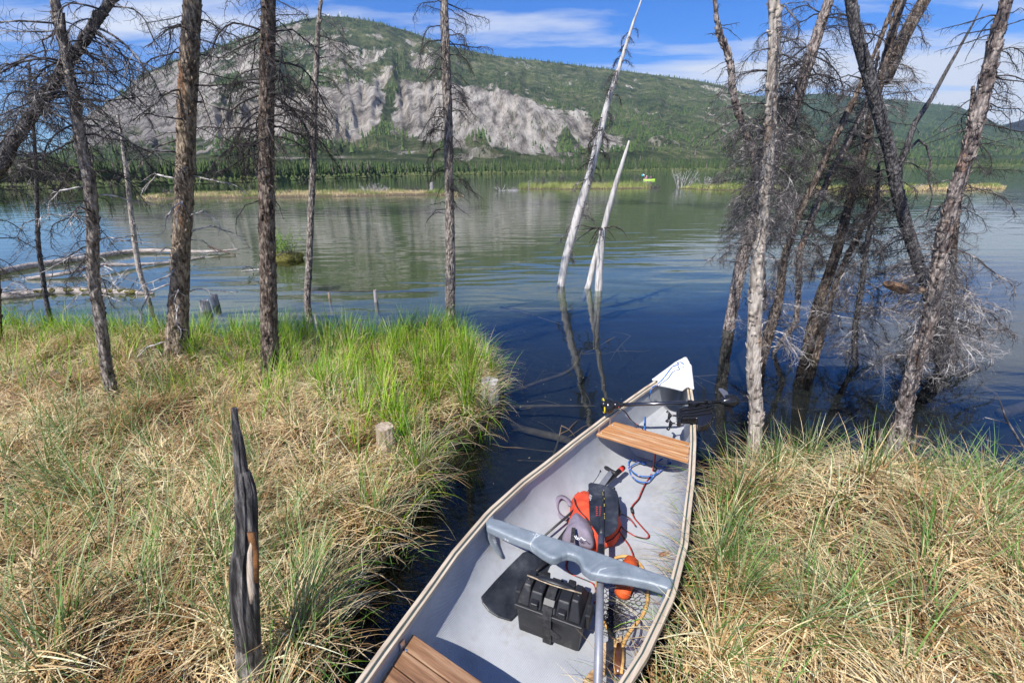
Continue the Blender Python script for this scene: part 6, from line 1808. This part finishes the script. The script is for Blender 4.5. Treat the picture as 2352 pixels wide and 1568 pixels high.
dx = N(nt, 'ShaderNodeMath', operation='DIVIDE'); nt.links.new(sx.outputs['X'], dx.inputs[0]); nt.links.new(zm.outputs[0], dx.inputs[1])
dy = N(nt, 'ShaderNodeMath', operation='DIVIDE'); nt.links.new(sx.outputs['Y'], dy.inputs[0]); nt.links.new(zm.outputs[0], dy.inputs[1])
cb = nt.nodes.new('ShaderNodeCombineXYZ'); nt.links.new(dx.outputs[0], cb.inputs[0]); nt.links.new(dy.outputs[0], cb.inputs[1])
mp = N(nt, 'ShaderNodeMapping'); mp.inputs['Location'].default_value = (5.3, 2.2, 0); mp.inputs['Scale'].default_value = (.30, .85, 1); nt.links.new(cb.outputs[0], mp.inputs[0])
cn = N(nt, 'ShaderNodeTexNoise', i_Scale=1.5, i_Detail=9, i_Roughness=.56, i_Distortion=.25); nt.links.new(mp.outputs[0], cn.inputs['Vector'])
# more cloud to the right
bx_ = N(nt, 'ShaderNodeMath', operation='MULTIPLY_ADD'); nt.links.new(sx.outputs['X'], bx_.inputs[0]); bx_.inputs[1].default_value = .16; nt.links.new(cn.outputs['Fac'], bx_.inputs[2])
hi = N(nt, 'ShaderNodeMapRange'); nt.links.new(sx.outputs['Z'], hi.inputs[0]); hi.inputs[1].default_value = .24; hi.inputs[2].default_value = .38; hi.inputs[3].default_value = 0; hi.inputs[4].default_value = .22
sb = N(nt, 'ShaderNodeMath', operation='SUBTRACT'); nt.links.new(bx_.outputs[0], sb.inputs[0]); nt.links.new(hi.outputs[0], sb.inputs[1])
cr = ramp(nt, sb.outputs[0], [(.46, (0, 0, 0)), (.53, (.5, .5, .5)), (.62, (.95, .95, .95))])
mk_ = N(nt, 'ShaderNodeMix'); mk_.data_type = 'RGBA'
tn = N(nt, 'ShaderNodeMix'); tn.data_type = 'RGBA'; tn.blend_type = 'MULTIPLY'; tn.inputs[0].default_value = 1; nt.links.new(hs.outputs[0], tn.inputs[6]); tn.inputs[7].default_value = (.68, .95, 1.38, 1)
nt.links.new(cr, mk_.inputs[0]); nt.links.new(tn.outputs[2], mk_.inputs[6]); mk_.inputs[7].default_value = (7.2, 7.6, 8.4, 1)
nt.links.new(mk_.outputs[2], bg.inputs[0]); bg.inputs[1].default_value = .078

mt = bpy.data.materials.new('haze_air'); mt.use_nodes = True; nt = mt.node_tree
nt.nodes.remove(nt.nodes['Principled BSDF']); pv = nt.nodes.new('ShaderNodeVolumePrincipled')
pv.inputs['Color'].default_value = (.7, .85, 1, 1); pv.inputs['Density'].default_value = 6e-5; pv.inputs['Anisotropy'].default_value = .3
nt.links.new(pv.outputs[0], nt.nodes['Material Output'].inputs['Volume'])
mb = MB(); mb.box((0, 0, 800), (15400, 15400, 1607))
HAZE = mb.build('haze', mt); HAZE['kind'] = 'stuff'

SC.view_settings.view_transform = 'Standard'; SC.view_settings.look = 'None'; SC.view_settings.exposure = .70; SC.view_settings.gamma = 1
SC.cycles.max_bounces = 8; SC.cycles.transparent_max_bounces = 12; SC.cycles.diffuse_bounces = 3; SC.cycles.glossy_bounces = 3
SC.cycles.volume_bounces = 0
